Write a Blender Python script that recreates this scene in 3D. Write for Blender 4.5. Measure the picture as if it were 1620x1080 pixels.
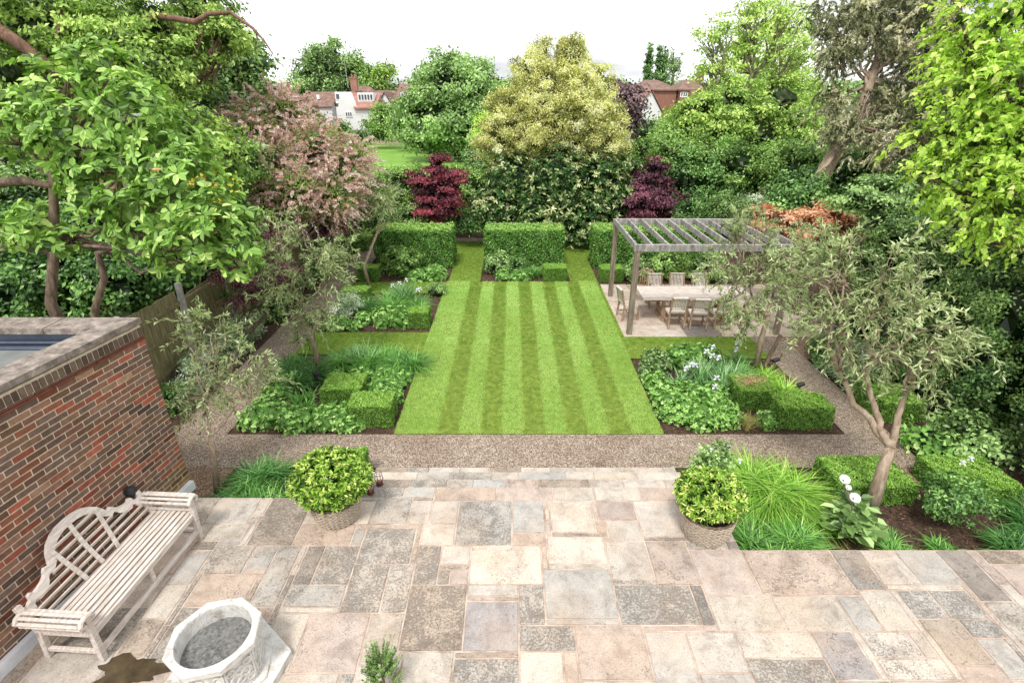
import bpy, math
import numpy as np
from mathutils import Vector, Matrix
R = math.radians
for o in list(bpy.data.objects): bpy.data.objects.remove(o)
scene = bpy.context.scene
COL = scene.collection
rng = np.random.default_rng(7)

# ------------------------------------------------------------ camera, sky, sun, exposure
EYE = 5.7                       # eye height above the lower garden (an upstairs window)
FPX = 830.0                     # focal length in pixels of the 1620 px wide photograph
PITCH = math.atan(388.0/FPX)
SP, CP = math.sin(PITCH), math.cos(PITCH)
cam_d = bpy.data.cameras.new('camera'); cam = bpy.data.objects.new('camera', cam_d); COL.objects.link(cam)
cam.location = (0, 0, EYE); cam.rotation_euler = (R(90)-PITCH, 0, 0)
cam_d.sensor_width = 36; cam_d.lens = 36*FPX/1620; cam_d.clip_start = 0.1; cam_d.clip_end = 3000
scene.camera = cam
scene.render.resolution_x = 1024; scene.render.resolution_y = 682
scene.view_settings.view_transform = 'Standard'; scene.view_settings.look = 'None'
scene.view_settings.exposure = 0.8; scene.view_settings.gamma = 1
SUN_EL, SUN_AZ = R(60), R(195)  # azimuth measured from +Y (the far end of the garden) towards +X
world = bpy.data.worlds.new('World'); scene.world = world; world.use_nodes = True
wn, wl = world.node_tree.nodes, world.node_tree.links
wn.clear()
wo = wn.new('ShaderNodeOutputWorld'); bg = wn.new('ShaderNodeBackground'); bg.inputs['Strength'].default_value = 0.10
sky = wn.new('ShaderNodeTexSky'); sky.sky_type = 'NISHITA'; sky.sun_disc = False
sky.sun_elevation = SUN_EL; sky.sun_rotation = SUN_AZ; sky.air_density = 1; sky.dust_density = 3
tc = wn.new('ShaderNodeTexCoord'); mp = wn.new('ShaderNodeMapping'); mp.inputs['Scale'].default_value = (1, 1, 5)
nz = wn.new('ShaderNodeTexNoise'); nz.inputs['Scale'].default_value = 2.2; nz.inputs['Detail'].default_value = 5
cr = wn.new('ShaderNodeValToRGB'); cr.color_ramp.elements[0].position = .34; cr.color_ramp.elements[1].position = .52
cr.color_ramp.elements[0].color = (3.8, 3.9, 4.2, 1); cr.color_ramp.elements[1].color = (9.6, 9.6, 9.7, 1)
mx = wn.new('ShaderNodeMix'); mx.data_type = 'RGBA'; mx.inputs[0].default_value = 0.93
wl.new(tc.outputs['Generated'], mp.inputs['Vector']); wl.new(mp.outputs[0], nz.inputs['Vector']); wl.new(nz.outputs[0], cr.inputs[0])
wl.new(sky.outputs[0], mx.inputs[6]); wl.new(cr.outputs[0], mx.inputs[7]); wl.new(mx.outputs[2], bg.inputs[0]); wl.new(bg.outputs[0], wo.inputs[0])
sun_d = bpy.data.lights.new('sun', 'SUN'); sun_d.energy = 1.9; sun_d.angle = R(12); sun_d.color = (1, .96, .9)
sun = bpy.data.objects.new('sun', sun_d); COL.objects.link(sun)
sdir = Vector((math.sin(SUN_AZ)*math.cos(SUN_EL), math.cos(SUN_AZ)*math.cos(SUN_EL), math.sin(SUN_EL)))
sun.rotation_euler = sdir.to_track_quat('Z', 'Y').to_euler()

# ------------------------------------------------------------ helpers
def A(*a): return np.array(a, dtype=float)
def G(px, py, z=0.0):            # where the sight line through a photo pixel meets height z
    v = (py-540)/FPX; D = (EYE-z)/(SP+v*CP)
    return A((px-810)/FPX*D, D*(CP-v*SP), z)
def P(px, py, D):                # a point at depth D along the sight line
    v = (py-540)/FPX
    return A((px-810)/FPX*D, D*(CP-v*SP), EYE-D*(SP+v*CP))
def nrm(a): return a/np.maximum(np.linalg.norm(a, axis=-1, keepdims=True), 1e-9)
def tag(o, label=None, cat=None, group=None, kind=None):
    if label: o['label'] = label
    if cat: o['category'] = cat
    if group: o['group'] = group
    if kind: o['kind'] = kind
    return o
def thing(name, label, cat, loc=(0, 0, 0), rz=0, group=None):
    o = bpy.data.objects.new(name, None); COL.objects.link(o); o.empty_display_size = .1
    o.location = loc; o.rotation_euler = (0, 0, rz)
    return tag(o, label, cat, group)
def link(name, me, mat, parent=None):
    o = bpy.data.objects.new(name, me); COL.objects.link(o)
    if mat is not None and not me.materials: me.materials.append(mat)
    if parent is not None: o.parent = parent
    return o
def copy_tree(o, parent=None):
    c = o.copy(); COL.objects.link(c); c.parent = parent
    for ch in [x for x in bpy.data.objects if x.parent == o]: copy_tree(ch, c)
    return c
def mesh_np(name, V, F, mat, parent=None, attr=None, col=None, smooth=False, world=True):
    """V (n,3); F (m,k) one polygon size. Vertices are given in world space and stored relative to the parent."""
    V = np.asarray(V, dtype=np.float32)
    if parent is not None and world: V = V - np.array(parent.location, dtype=np.float32)
    me = bpy.data.meshes.new(name); F = np.asarray(F, dtype=np.int32); m, k = F.shape
    me.vertices.add(len(V)); me.vertices.foreach_set('co', V.ravel())
    me.loops.add(m*k); me.loops.foreach_set('vertex_index', F.ravel())
    me.polygons.add(m); me.polygons.foreach_set('loop_start', np.arange(0, m*k, k, dtype=np.int32))
    me.polygons.foreach_set('loop_total', np.full(m, k, dtype=np.int32))
    me.polygons.foreach_set('use_smooth', np.full(m, bool(smooth)))
    if attr is not None:
        a = me.attributes.new('v', 'FLOAT', 'POINT'); a.data.foreach_set('value', np.asarray(attr, dtype=np.float32))
    if col is not None:
        a = me.attributes.new('col', 'FLOAT_COLOR', 'POINT'); a.data.foreach_set('color', np.asarray(col, dtype=np.float32).ravel())
    me.update()
    return link(name, me, mat, parent)

class MB:
    """collects boxes, bars, tubes and lathes into one mesh"""
    def __init__(s): s.v = []; s.f = []; s.c = []; s.cur = None
    def add(s, vs, fs):
        n = len(s.v); s.v += [tuple(map(float, p)) for p in vs]; s.f += [tuple(i+n for i in f) for f in fs]
        s.c += [s.cur]*len(vs)
    def box(s, lo, hi, M=None, bev=0.0):
        x0, y0, z0 = lo; x1, y1, z1 = hi
        if bev > 0:
            b = min(bev, (x1-x0)*.45, (y1-y0)*.45, (z1-z0)*.45)
            vs = []
            for (zz, ins) in ((z0, b), (z0+b, 0), (z1-b, 0), (z1, b)):
                xa, xb, ya, yb = x0+ins, x1-ins, y0+ins, y1-ins
                c = b if ins == 0 else b*.6
                vs += [(xa+c, ya, zz), (xb-c, ya, zz), (xb, ya+c, zz), (xb, yb-c, zz), (xb-c, yb, zz), (xa+c, yb, zz), (xa, yb-c, zz), (xa, ya+c, zz)]
            fs = [tuple(range(7, -1, -1)), tuple(range(24, 32))]
            for k in range(3):
                for i in range(8): fs.append((k*8+i, k*8+(i+1) % 8, k*8+8+(i+1) % 8, k*8+8+i))
        else:
            vs = [(x0, y0, z0), (x1, y0, z0), (x1, y1, z0), (x0, y1, z0), (x0, y0, z1), (x1, y0, z1), (x1, y1, z1), (x0, y1, z1)]
            fs = [(3, 2, 1, 0), (4, 5, 6, 7), (0, 1, 5, 4), (1, 2, 6, 5), (2, 3, 7, 6), (3, 0, 4, 7)]
        if M is not None: vs = [tuple(M @ Vector(p)) for p in vs]
        s.add(vs, fs); return s
    def bar(s, a, b, w, h, bev=.004, up=(0, 0, 1)):
        a = Vector(a); b = Vector(b); d = b-a; L = d.length; d.normalize(); upv = Vector(up)
        if abs(d.dot(upv)) > .98: upv = Vector((0, 1, 0))
        x = d.cross(upv).normalized(); z = x.cross(d).normalized()
        M = Matrix(((x.x, d.x, z.x, a.x), (x.y, d.y, z.y, a.y), (x.z, d.z, z.z, a.z), (0, 0, 0, 1)))
        return s.box((-w/2, 0, -h/2), (w/2, L, h/2), M, bev)
    def tube(s, pts, rad, n=8, cap=True):
        pts = [Vector(p) for p in pts]
        if not hasattr(rad, '__len__'): rad = [rad]*len(pts)
        vs = []; ref = None
        for i, p in enumerate(pts):
            d = (pts[min(i+1, len(pts)-1)]-pts[max(i-1, 0)]).normalized()
            if ref is None: ref = Vector((1, 0, 0)) if abs(d.x) < .8 else Vector((0, 1, 0))
            x = (ref - d*ref.dot(d)).normalized(); y = d.cross(x); ref = x
            for k in range(n):
                t = 2*math.pi*k/n; vs.append(p + x*(math.cos(t)*rad[i]) + y*(math.sin(t)*rad[i]))
        fs = [(i*n+k, i*n+(k+1) % n, (i+1)*n+(k+1) % n, (i+1)*n+k) for i in range(len(pts)-1) for k in range(n)]
        if cap: fs += [tuple(range(n-1, -1, -1)), tuple((len(pts)-1)*n+k for k in range(n))]
        s.add(vs, fs); return s
    def lathe(s, prof, n=24, c=(0, 0, 0), cap=True, ph=0):
        vs = [(c[0]+r*math.cos(2*math.pi*k/n+ph), c[1]+r*math.sin(2*math.pi*k/n+ph), c[2]+z) for (r, z) in prof for k in range(n)]
        fs = [(i*n+k, i*n+(k+1) % n, (i+1)*n+(k+1) % n, (i+1)*n+k) for i in range(len(prof)-1) for k in range(n)]
        if cap: fs += [tuple(range(n-1, -1, -1)), tuple((len(prof)-1)*n+k for k in range(n))]
        s.add(vs, fs); return s
    def prism(s, poly, z0, z1):
        n = len(poly); vs = [(x, y, z0) for x, y in poly]+[(x, y, z1) for x, y in poly]
        s.add(vs, [tuple(range(n-1, -1, -1)), tuple(range(n, 2*n))]+[(i, (i+1) % n, n+(i+1) % n, n+i) for i in range(n)]); return s
    def torus(s, c, rad, r, axis=(0, 0, 1), n=20, m=6):
        q = Vector((0, 0, 1)).rotation_difference(Vector(axis)); c = Vector(c)
        vs = [c + q @ Vector(((rad+r*math.cos(b))*math.cos(a), (rad+r*math.cos(b))*math.sin(a), r*math.sin(b)))
              for a in [2*math.pi*i/n for i in range(n)] for b in [2*math.pi*j/m for j in range(m)]]
        s.add(vs, [(i*m+j, ((i+1) % n)*m+j, ((i+1) % n)*m+(j+1) % m, i*m+(j+1) % m) for i in range(n) for j in range(m)]); return s
    def build(s, name, mat, parent=None, smooth=False, world=False):
        me = bpy.data.meshes.new(name); v = s.v
        if parent is not None and world:
            l = parent.location; v = [(a-l.x, b-l.y, c-l.z) for a, b, c in v]
        me.from_pydata(v, [], s.f)
        if s.c and s.c[0] is not None:
            a = me.attributes.new('col', 'FLOAT_COLOR', 'POINT')
            a.data.foreach_set('color', np.array([list(c)+[1]*(4-len(c)) for c in s.c], dtype=np.float32).ravel())
        if smooth: me.shade_smooth() if hasattr(me, 'shade_smooth') else me.polygons.foreach_set('use_smooth', [True]*len(me.polygons))
        me.update()
        return link(name, me, mat, parent)

# ------------------------------------------------------------ materials
def newmat(name):
    m = bpy.data.materials.new(name); m.use_nodes = True; n = m.node_tree.nodes; n.clear()
    out = n.new('ShaderNodeOutputMaterial'); b = n.new('ShaderNodeBsdfPrincipled')
    m.node_tree.links.new(b.outputs[0], out.inputs[0]); return m, n, m.node_tree.links, b, out
def ramp(n, stops):
    r = n.new('ShaderNodeValToRGB'); e = r.color_ramp.elements
    while len(e) < len(stops): e.new(.5)
    for k, (p, c) in enumerate(stops): e[k].position = p; e[k].color = (*c, 1) if len(c) == 3 else c
    return r
def noise(n, l, scale, detail=4, rough=.6, vec=None, dist=0):
    t = n.new('ShaderNodeTexNoise'); t.inputs['Scale'].default_value = scale; t.inputs['Detail'].default_value = detail
    t.inputs['Roughness'].default_value = rough; t.inputs['Distortion'].default_value = dist
    if vec is not None: l.new(vec, t.inputs['Vector'])
    return t
def mixc(n, l, fac, a, b, mode='MIX'):
    m = n.new('ShaderNodeMix'); m.data_type = 'RGBA'; m.blend_type = mode
    for s, v in ((0, fac), (6, a), (7, b)):
        if hasattr(v, 'links') or hasattr(v, 'is_linked'): l.new(v, m.inputs[s])
        elif s == 0: m.inputs[0].default_value = v
        else: m.inputs[s].default_value = (*v, 1)
    return m.outputs[2]
def bump(n, l, b, h, strength, dist=.02):
    u = n.new('ShaderNodeBump'); u.inputs['Strength'].default_value = strength; u.inputs['Distance'].default_value = dist
    l.new(h, u.inputs['Height']); l.new(u.outputs[0], b.inputs['Normal']); return u
def nmat(name, stops, scale=5, rough=.8, bmp=.3, bscale=None, detail=6, stretch=None, metal=0, spec=.3):
    m, n, l, b, out = newmat(name); t = n.new('ShaderNodeTexCoord'); v = t.outputs['Object']
    if stretch:
        q = n.new('ShaderNodeMapping'); q.inputs['Scale'].default_value = stretch; l.new(v, q.inputs['Vector']); v = q.outputs[0]
    z = noise(n, l, scale, detail, .65, v); r = ramp(n, stops); l.new(z.outputs[0], r.inputs[0]); l.new(r.outputs[0], b.inputs['Base Color'])
    z2 = noise(n, l, bscale or scale*4, 5, .6, v); bump(n, l, b, z2.outputs[0], bmp)
    b.inputs['Roughness'].default_value = rough; b.inputs['Metallic'].default_value = metal; b.inputs['Specular IOR Level'].default_value = spec
    return m
def leafmat(name, stops, rough=.5, trans=.3, spec=.35, tw=(1.1, 1.25, .5), gain=1.0):
    stops = [(p, tuple(min(.85, u*gain) for u in c)) for p, c in stops]
    m, n, l, b, out = newmat(name); a = n.new('ShaderNodeAttribute'); a.attribute_name = 'v'
    r = ramp(n, stops); l.new(a.outputs['Fac'], r.inputs[0]); l.new(r.outputs[0], b.inputs['Base Color'])
    b.inputs['Roughness'].default_value = rough; b.inputs['Specular IOR Level'].default_value = spec
    if trans > 0:
        t = n.new('ShaderNodeBsdfTranslucent'); c = mixc(n, l, 1.0, r.outputs[0], tw, 'MULTIPLY'); l.new(c, t.inputs[0])
        x = n.new('ShaderNodeMixShader'); x.inputs[0].default_value = trans
        l.new(b.outputs[0], x.inputs[1]); l.new(t.outputs[0], x.inputs[2]); l.new(x.outputs[0], out.inputs[0])
    return m
def attrmat(name, rough=.8, nscale=8, amt=.35, bmp=.3, bscale=40, spec=.3):
    """base colour from the mesh's own 'col' colours, roughened with noise"""
    m, n, l, b, out = newmat(name); a = n.new('ShaderNodeAttribute'); a.attribute_name = 'col'; t = n.new('ShaderNodeTexCoord')
    z = noise(n, l, nscale, 6, .7, t.outputs['Object']); r = ramp(n, [(.3, (1-amt,)*3), (.7, (1+amt*.5,)*3)]); l.new(z.outputs[0], r.inputs[0])
    l.new(mixc(n, l, 1.0, a.outputs['Color'], r.outputs[0], 'MULTIPLY'), b.inputs['Base Color'])
    z2 = noise(n, l, bscale, 5, .6, t.outputs['Object']); bump(n, l, b, z2.outputs[0], bmp)
    b.inputs['Roughness'].default_value = rough; b.inputs['Specular IOR Level'].default_value = spec
    return m

# ------------------------------------------------------------ foliage
T_DIA = (A([0, 0, 0], [.45, .5, .07], [1, 0, -.06], [.45, -.5, .07]).reshape(4, 3), [(0, 1, 2, 3)])
T_OVAL = (A([0, 0, 0], [.3, .46, .08], [.72, .42, .05], [1, 0, -.12], [.72, -.42, .05], [.3, -.46, .08]).reshape(6, 3), [(0, 1, 2, 3), (0, 3, 4, 5)])
def rnd(n): return nrm(rng.normal(size=(n, 3)))
def leaves(name, Pt, tip, nr, L, W, v, mat, parent=None, tmpl=T_DIA, extra=None, world=True):
    n = len(Pt); side = nrm(np.cross(tip, nr)); nr2 = np.cross(side, tip)
    tv, tf = tmpl; k = len(tv); L = np.broadcast_to(np.asarray(L, float), (n,)); W = np.broadcast_to(np.asarray(W, float), (n,))
    V = (Pt[:, None, :] + tip[:, None, :]*(tv[None, :, 0:1]*L[:, None, None]) + side[:, None, :]*(tv[None, :, 1:2]*W[:, None, None])
         + nr2[:, None, :]*(tv[None, :, 2:3]*L[:, None, None]))
    F = (np.arange(n)[:, None, None]*k + np.array(tf)[None]).reshape(-1, 4)
    V = V.reshape(-1, 3); vv = np.repeat(np.clip(v, .02, 1), k)
    if extra is not None:
        EV, EF, Ea = extra; F = np.vstack([F, EF+len(V)]); V = np.vstack([V, EV]); vv = np.concatenate([vv, Ea])
    return mesh_np(name, V, F, mat, parent, attr=vv, world=world)
def orient(N, spread=.6, droop=.2, upb=.25):
    n = len(N); nr = nrm(N+rng.normal(size=(n, 3))*spread+A(0, 0, upb)); t = rng.normal(size=(n, 3))
    t -= nr*np.sum(t*nr, 1, keepdims=True); t = nrm(nrm(t)+N*.25+A(0, 0, -droop)); return t, nr
def blob_clumps(blobs, size, dens=1.0, flat=.0, jit=.3, keep=.62, low=-1.0):
    """clump centres on the skins of overlapping ellipsoids"""
    C = []; O = []
    for bi, (c, r) in enumerate(blobs):
        r = np.broadcast_to(np.asarray(r, float), (3,)); area = 4*math.pi*((r[0]*r[1])**1.6/3+(r[0]*r[2])**1.6/3+(r[1]*r[2])**1.6/3)**(1/1.6)
        n = max(6, int(area/(math.pi*size*size)*dens)); d = rnd(n); d = d[d[:, 2] > low]; n = len(d)
        p = c + d*r*(1-jit+jit*1.35*rng.random((n, 1)))
        ok = np.ones(n, bool)
        for bj, (c2, r2) in enumerate(blobs):
            if bj != bi: ok &= np.linalg.norm((p-c2)/np.broadcast_to(np.asarray(r2, float), (3,)), axis=1) > keep
        C.append(p[ok]); O.append(nrm(d[ok]/r))
    return np.vstack(C), np.vstack(O)
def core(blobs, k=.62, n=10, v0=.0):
    """rough filler shells inside dense crowns, coloured darkest to stand for inner shade, so that little shows through"""
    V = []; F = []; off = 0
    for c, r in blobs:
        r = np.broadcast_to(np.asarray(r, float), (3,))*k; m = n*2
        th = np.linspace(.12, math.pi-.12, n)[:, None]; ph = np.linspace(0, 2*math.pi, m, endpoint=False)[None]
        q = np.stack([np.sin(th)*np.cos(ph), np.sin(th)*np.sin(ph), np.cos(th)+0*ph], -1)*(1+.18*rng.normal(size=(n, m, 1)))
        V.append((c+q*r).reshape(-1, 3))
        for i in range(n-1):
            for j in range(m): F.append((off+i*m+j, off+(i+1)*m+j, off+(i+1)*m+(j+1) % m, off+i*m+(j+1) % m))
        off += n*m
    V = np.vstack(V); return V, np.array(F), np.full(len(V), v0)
def foliage(name, blobs, mat, parent, L, W=None, cover=2.0, clump=.35, spread=.6, droop=.2, tmpl=T_DIA, jit=.3, keep=.62, corek=.62, low=-1.0, dens=1.2, vb=.5, flat=.7, extra_core=None, vs=.17):
    W = W or L*.5; C, O = blob_clumps(blobs, clump, dens, jit=jit, keep=keep, low=low)
    k = max(3, int(cover*math.pi*clump*clump/(.5*L*W)/dens)); n = len(C)
    off = rng.normal(size=(n, k, 3))*clump*.5*A(1, 1, flat); Pt = (C[:, None]+off).reshape(-1, 3)
    N = nrm(np.repeat(O, k, 0)*.7+(off/clump).reshape(-1, 3)*.8+A(0, 0, .15))
    tip, nr = orient(N, spread, droop); v = np.repeat(vb+rng.normal(size=n)*vs, k)+rng.normal(size=n*k)*vs
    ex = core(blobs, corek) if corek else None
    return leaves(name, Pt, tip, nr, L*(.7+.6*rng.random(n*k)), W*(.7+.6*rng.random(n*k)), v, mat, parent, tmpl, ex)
def rosettes(name, C, O, mat, parent, L, W, k=6, vb=.5, vs=.2, tmpl=T_OVAL, lift=.25, droop=.1, ex=None):
    n = len(C); ax = nrm(O+A(0, 0, .6)+rng.normal(size=(n, 3))*.35); a = nrm(np.cross(ax, rng.normal(size=(n, 3)))); b = np.cross(ax, a)
    ph = (np.arange(k)[None]*2.4+rng.random((n, 1))*6.28+rng.normal(size=(n, k))*.3)[..., None]
    rad = a[:, None]*np.cos(ph)+b[:, None]*np.sin(ph); tip = nrm(rad+ax[:, None]*(lift+.25*rng.random((n, k, 1)))+A(0, 0, -droop)).reshape(-1, 3)
    nr = nrm(np.repeat(ax, k, 0)+rng.normal(size=(n*k, 3))*.25); nr = nrm(nr-tip*np.sum(nr*tip, 1, keepdims=True))
    Pt = np.repeat(C, k, 0)+tip*L*.08; v = np.repeat(vb+rng.normal(size=n)*vs*.8, k)+rng.normal(size=n*k)*vs
    return leaves(name, Pt, tip, nr, L*(.6+.6*rng.random(n*k)), W*(.65+.6*rng.random(n*k)), v, mat, parent, tmpl, ex)
def sprays(C, D, length, k, droop, spr=.5, side=.7):
    """leaves set in two ranks along arching twigs; returns leaf points, tips, normals and the twigs' own points"""
    n = len(C); D = nrm(D); ln = length*(.6+.8*rng.random(n)); t = np.linspace(.08, 1, k)[None, :, None]
    Pt = C[:, None]+D[:, None]*(ln[:, None, None]*t)+A(0, 0, -1)*(droop*ln[:, None, None]*t*t)
    tan = nrm(D[:, None]+A(0, 0, -1)*(2*droop*t)); s = nrm(np.cross(tan, rng.normal(size=(n, k, 3))))
    sg = np.where(np.arange(k) % 2 == 0, 1., -1.)[None, :, None]
    tip = nrm(tan+s*sg*side+rng.normal(size=(n, k, 3))*.2); nr = nrm(np.cross(tip, nrm(np.cross(tan, s)))+rng.normal(size=(n, k, 3))*.3)
    return Pt.reshape(-1, 3), tip.reshape(-1, 3), nr.reshape(-1, 3), Pt
def twigs(name, Pt, rad, mat, parent):
    """three sided twigs through the (n,k,3) points, as one mesh"""
    Pt = Pt[:, ::max(1, Pt.shape[1]//3)]; n, k, _ = Pt.shape; d = nrm(Pt[:, -1]-Pt[:, 0]); a = nrm(np.cross(d, A(.3, .2, 1))); b = np.cross(d, a)
    rr = rad*np.linspace(1, .35, k)[None, :, None]; V = np.stack([Pt+rr*(a[:, None]*math.cos(t)+b[:, None]*math.sin(t)) for t in (0, 2.09, 4.19)], 2).reshape(-1, 3)
    F = np.array([(i*3+j, i*3+(j+1) % 3, (i+1)*3+(j+1) % 3, (i+1)*3+j) for i in range(k-1) for j in range(3)])
    F = (np.arange(n)[:, None, None]*(k*3)+F[None]).reshape(-1, 4); return tag(mesh_np(name, V, F, mat, parent), kind='stuff')
def limb(a, b, sag=.12, k=7, wob=.04):
    a = np.asarray(a, float); b = np.asarray(b, float); L = np.linalg.norm(b-a); t = np.linspace(0, 1, k)[:, None]
    w = rng.normal(size=(k, 3))*wob*L*np.sin(np.pi*t); c = (a+b)/2+A(0, 0, -sag*L)
    return (1-t)**2*a+2*t*(1-t)*c+t*t*b+w
def trunk_mesh(parent, trunk, r0, blobs, mat, name='trunk', rt=.45, rl=.3, nsub=5, n=9, start=.45, sub=.25):
    """trunk through the given points, a limb to each blob of the crown and branches inside it: one mesh"""
    mb = MB(); tr = [np.asarray(p, float) for p in trunk]; m = len(tr); rad = [r0*(1-(1-rt)*i/(m-1)) for i in range(m)]; rad[0] *= 1.25
    mb.tube(tr, rad, n)
    for c, r in blobs:
        rm = float(np.mean(np.broadcast_to(np.asarray(r, float), (3,)))); i0 = int(start*(m-1)+rng.random()*(1-start)*(m-1)); i0 = min(i0, m-1)
        if tr[i0][2] > c[2]+.2*rm: i0 = max(0, min(i0, int(m/2)))
        L = limb(tr[i0], c); mb.tube(L, list(np.linspace(r0*rl*1.2, r0*rl*.45, len(L))), 7)
        for q in range(nsub):
            e = c+rnd(1)[0]*rm*.85*A(1, 1, .9); s = limb(L[4], e, .05, 5, .06); mb.tube(s, list(np.linspace(r0*rl*.45, r0*rl*.1, 5)), 5)
            for w in range(2):
                e2 = e+rnd(1)[0]*rm*.45; mb.tube(limb(s[2], e2, .05, 4, .05), list(np.linspace(r0*rl*.2, r0*rl*.06, 4)), 4)
    return mb.build(name, mat, parent, smooth=True, world=True)
def blades(name, base, az, L, W, droop, v, mat, parent=None, k=5, lean=.35, world=True, rise=1.0):
    """arching straps"""
    n = len(base); t = np.linspace(0, 1, k)[None, :]; L = np.broadcast_to(np.asarray(L, float), (n,))[:, None]; dr = np.broadcast_to(np.asarray(droop, float), (n,))[:, None]
    ln = np.broadcast_to(np.asarray(lean, float), (n,))[:, None]
    h = L*(ln*t+dr*.55*t*t); z = L*rise*(t*(1-ln*.4)-dr*.62*t*t); a = az[:, None]
    c = np.stack([base[:, 0:1]+np.cos(a)*h, base[:, 1:2]+np.sin(a)*h, base[:, 2:3]+z], -1)
    s = np.stack([-np.sin(az), np.cos(az), 0*az], -1)[:, None]; w = (np.asarray(W)*np.ones(n))[:, None, None]*np.array([.7, 1, .85, .55, .05] if k == 5 else np.linspace(1, .05, k))[None, :, None]/2
    V = np.stack([c-s*w, c+s*w], 2).reshape(-1, 3)
    F = np.array([(2*i, 2*i+1, 2*i+3, 2*i+2) for i in range(k-1)]); F = (np.arange(n)[:, None, None]*(2*k)+F[None]).reshape(-1, 4)
    return mesh_np(name, V, F, mat, parent, attr=np.repeat(np.clip(v, 0, 1), 2*k), world=world)
# ------------------------------------------------------------ setting: ground, paths, terrace
M = {}
M['soil'] = nmat('soil', [(.3, (.030, .019, .013)), (.5, (.075, .045, .030)), (.72, (.16, .10, .07))], 22, .95, 1.0, 60)
M['mulch'] = leafmat('bark_mulch', [(0, (.03, .016, .011)), (.5, (.10, .052, .034)), (1, (.26, .15, .10))], .9, 0)
M['mortar'] = nmat('mortar', [(.3, (.26, .19, .145)), (.5, (.50, .395, .32)), (.7, (.66, .56, .48))], 4, .95, .5, 60)
def gravelmat(name, base, k=1.0):
    m, n, l, b, out = newmat(name); t = n.new('ShaderNodeTexCoord'); vo = n.new('ShaderNodeTexVoronoi'); vo.inputs['Scale'].default_value = 75
    l.new(t.outputs['Object'], vo.inputs['Vector']); hs = n.new('ShaderNodeSeparateColor'); l.new(vo.outputs['Color'], hs.inputs[0])
    r = ramp(n, [(0, (.10, .075, .06)), (.35, (.22, .17, .14)), (.7, (.36, .30, .25)), (1, (.66, .60, .54))]); l.new(hs.outputs[0], r.inputs[0])
    z = noise(n, l, .9, 6, .7, t.outputs['Object']); r2 = ramp(n, [(.32, (.80, .72, .66)), (.6, (1.1, 1.08, 1.06))]); l.new(z.outputs[0], r2.inputs[0])
    c = mixc(n, l, 1, r.outputs[0], r2.outputs[0], 'MULTIPLY'); c = mixc(n, l, 1, c, base, 'MULTIPLY'); l.new(c, b.inputs['Base Color']); b.inputs['Roughness'].default_value = .95
    bump(n, l, b, vo.outputs['Distance'], .9, .012); return m
M['gravel'] = gravelmat('gravel', (.96, .93, .88)); M['dirt'] = gravelmat('dirt_gravel', (.85, .70, .57))
M['field'] = nmat('field_grass', [(.3, (.13, .27, .035)), (.5, (.18, .34, .05)), (.7, (.24, .42, .08))], .35, .9, .4, 3)
M['turf'] = nmat('turf', [(.3, (.10, .15, .02)), (.5, (.17, .24, .035)), (.7, (.26, .34, .06))], 7, .95, .6, 90)
M['earth'] = nmat('rough_earth', [(.3, (.035, .045, .018)), (.5, (.06, .08, .025)), (.7, (.11, .12, .045))], 1.5, .95, .6, 20)

def sheet(name, poly, z, mat, parent=None, kind='structure', thick=.0):
    mb = MB()
    if thick: mb.prism(poly, z-thick, z)
    else: mb.add([(x, y, z) for x, y in poly], [tuple(range(len(poly)))])
    o = mb.build(name, mat); tag(o, kind=kind); return o
sheet('ground', [(-900, -40), (900, -40), (900, 1800), (-900, 1800)], -.03, M['earth'])
sheet('field', [(-26, 30), (10, 30), (10, 76), (-26, 76)], -.015, M['field'])
XL0, XL1, XR0, XR1 = -6.3, -5.3, 6.2, 7.05
LXL, LXR = -2.2, 2.83
# planting soil under everything in the garden, then paths and lawn on top
sheet('soil', [(-8.2, 4.9), (12, 4.9), (12, 26), (-8.2, 26)], -.02, M['soil'])
sheet('gravel_path', [(XL0, 7.14), (XR1, 7.14), (XR1, 12.45), (XR0, 12.45), (XR0, 8.11), (XL1, 8.11), (XL1, 19.8), (XL1, 22.4), (9, 22.4), (9, 23.0), (XL0, 23.0)], .004, M['gravel'])
tag(sheet('dirt_path', [(XR1, 11.2), (10.2, 11.2), (10.2, 12.45), (XR1, 12.45)], .003, M['dirt']), kind='structure')
sheet('dirt_patch', [(5.6, 6.75), (6.85, 6.75), (6.85, 7.14), (5.6, 7.14)], .002, M['dirt'])
sheet('moss_path', [(-6.9, 5.2), (-4.7, 5.2), (-4.7, 7.14), (XL0, 7.14), (XL0, 8.4), (-6.9, 8.4)], .0, M['dirt'])
beds = {'l1': (XL1+.05, 8.16, LXL, 11.45), 'l2': (XL1+.05, 12.75, LXL, 15.8), 'l3': (XL1+.05, 16.9, LXL+.05, 19.9), 'c3': (-1.08, 16.95, 1.98, 19.9),
        'r1': (LXR, 8.16, XR0-.04, 11.2), 'r3': (2.9, 16.4, 7.6, 19.9)}
# lawn: one sheet cut round the beds (built from rectangles that meet edge to edge)
lawn = [(LXL, 8.11, LXR, 12.5), (XL1, 11.45, LXL, 12.75), (LXR, 11.2, XR0, 12.46), (LXL, 12.5, 2.93, 16.4), (XL1, 15.8, LXL, 16.9), (LXL, 16.4, 2.9, 16.95),
        (LXL+.05, 16.95, -1.08, 22.35), (1.98, 16.95, 2.9, 22.35), (XL1, 19.9, LXL+.05, 22.35), (-1.08, 19.9, 1.98, 22.35), (2.9, 19.9, 7.6, 22.35)]
mb = MB()
for x0, y0, x1, y1 in lawn: mb.add([(x0, y0, .012), (x1, y0, .012), (x1, y1, .012), (x0, y1, .012)], [(0, 1, 2, 3)])
tag(mb.build('lawn_soil', M['turf']), kind='structure')

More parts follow.
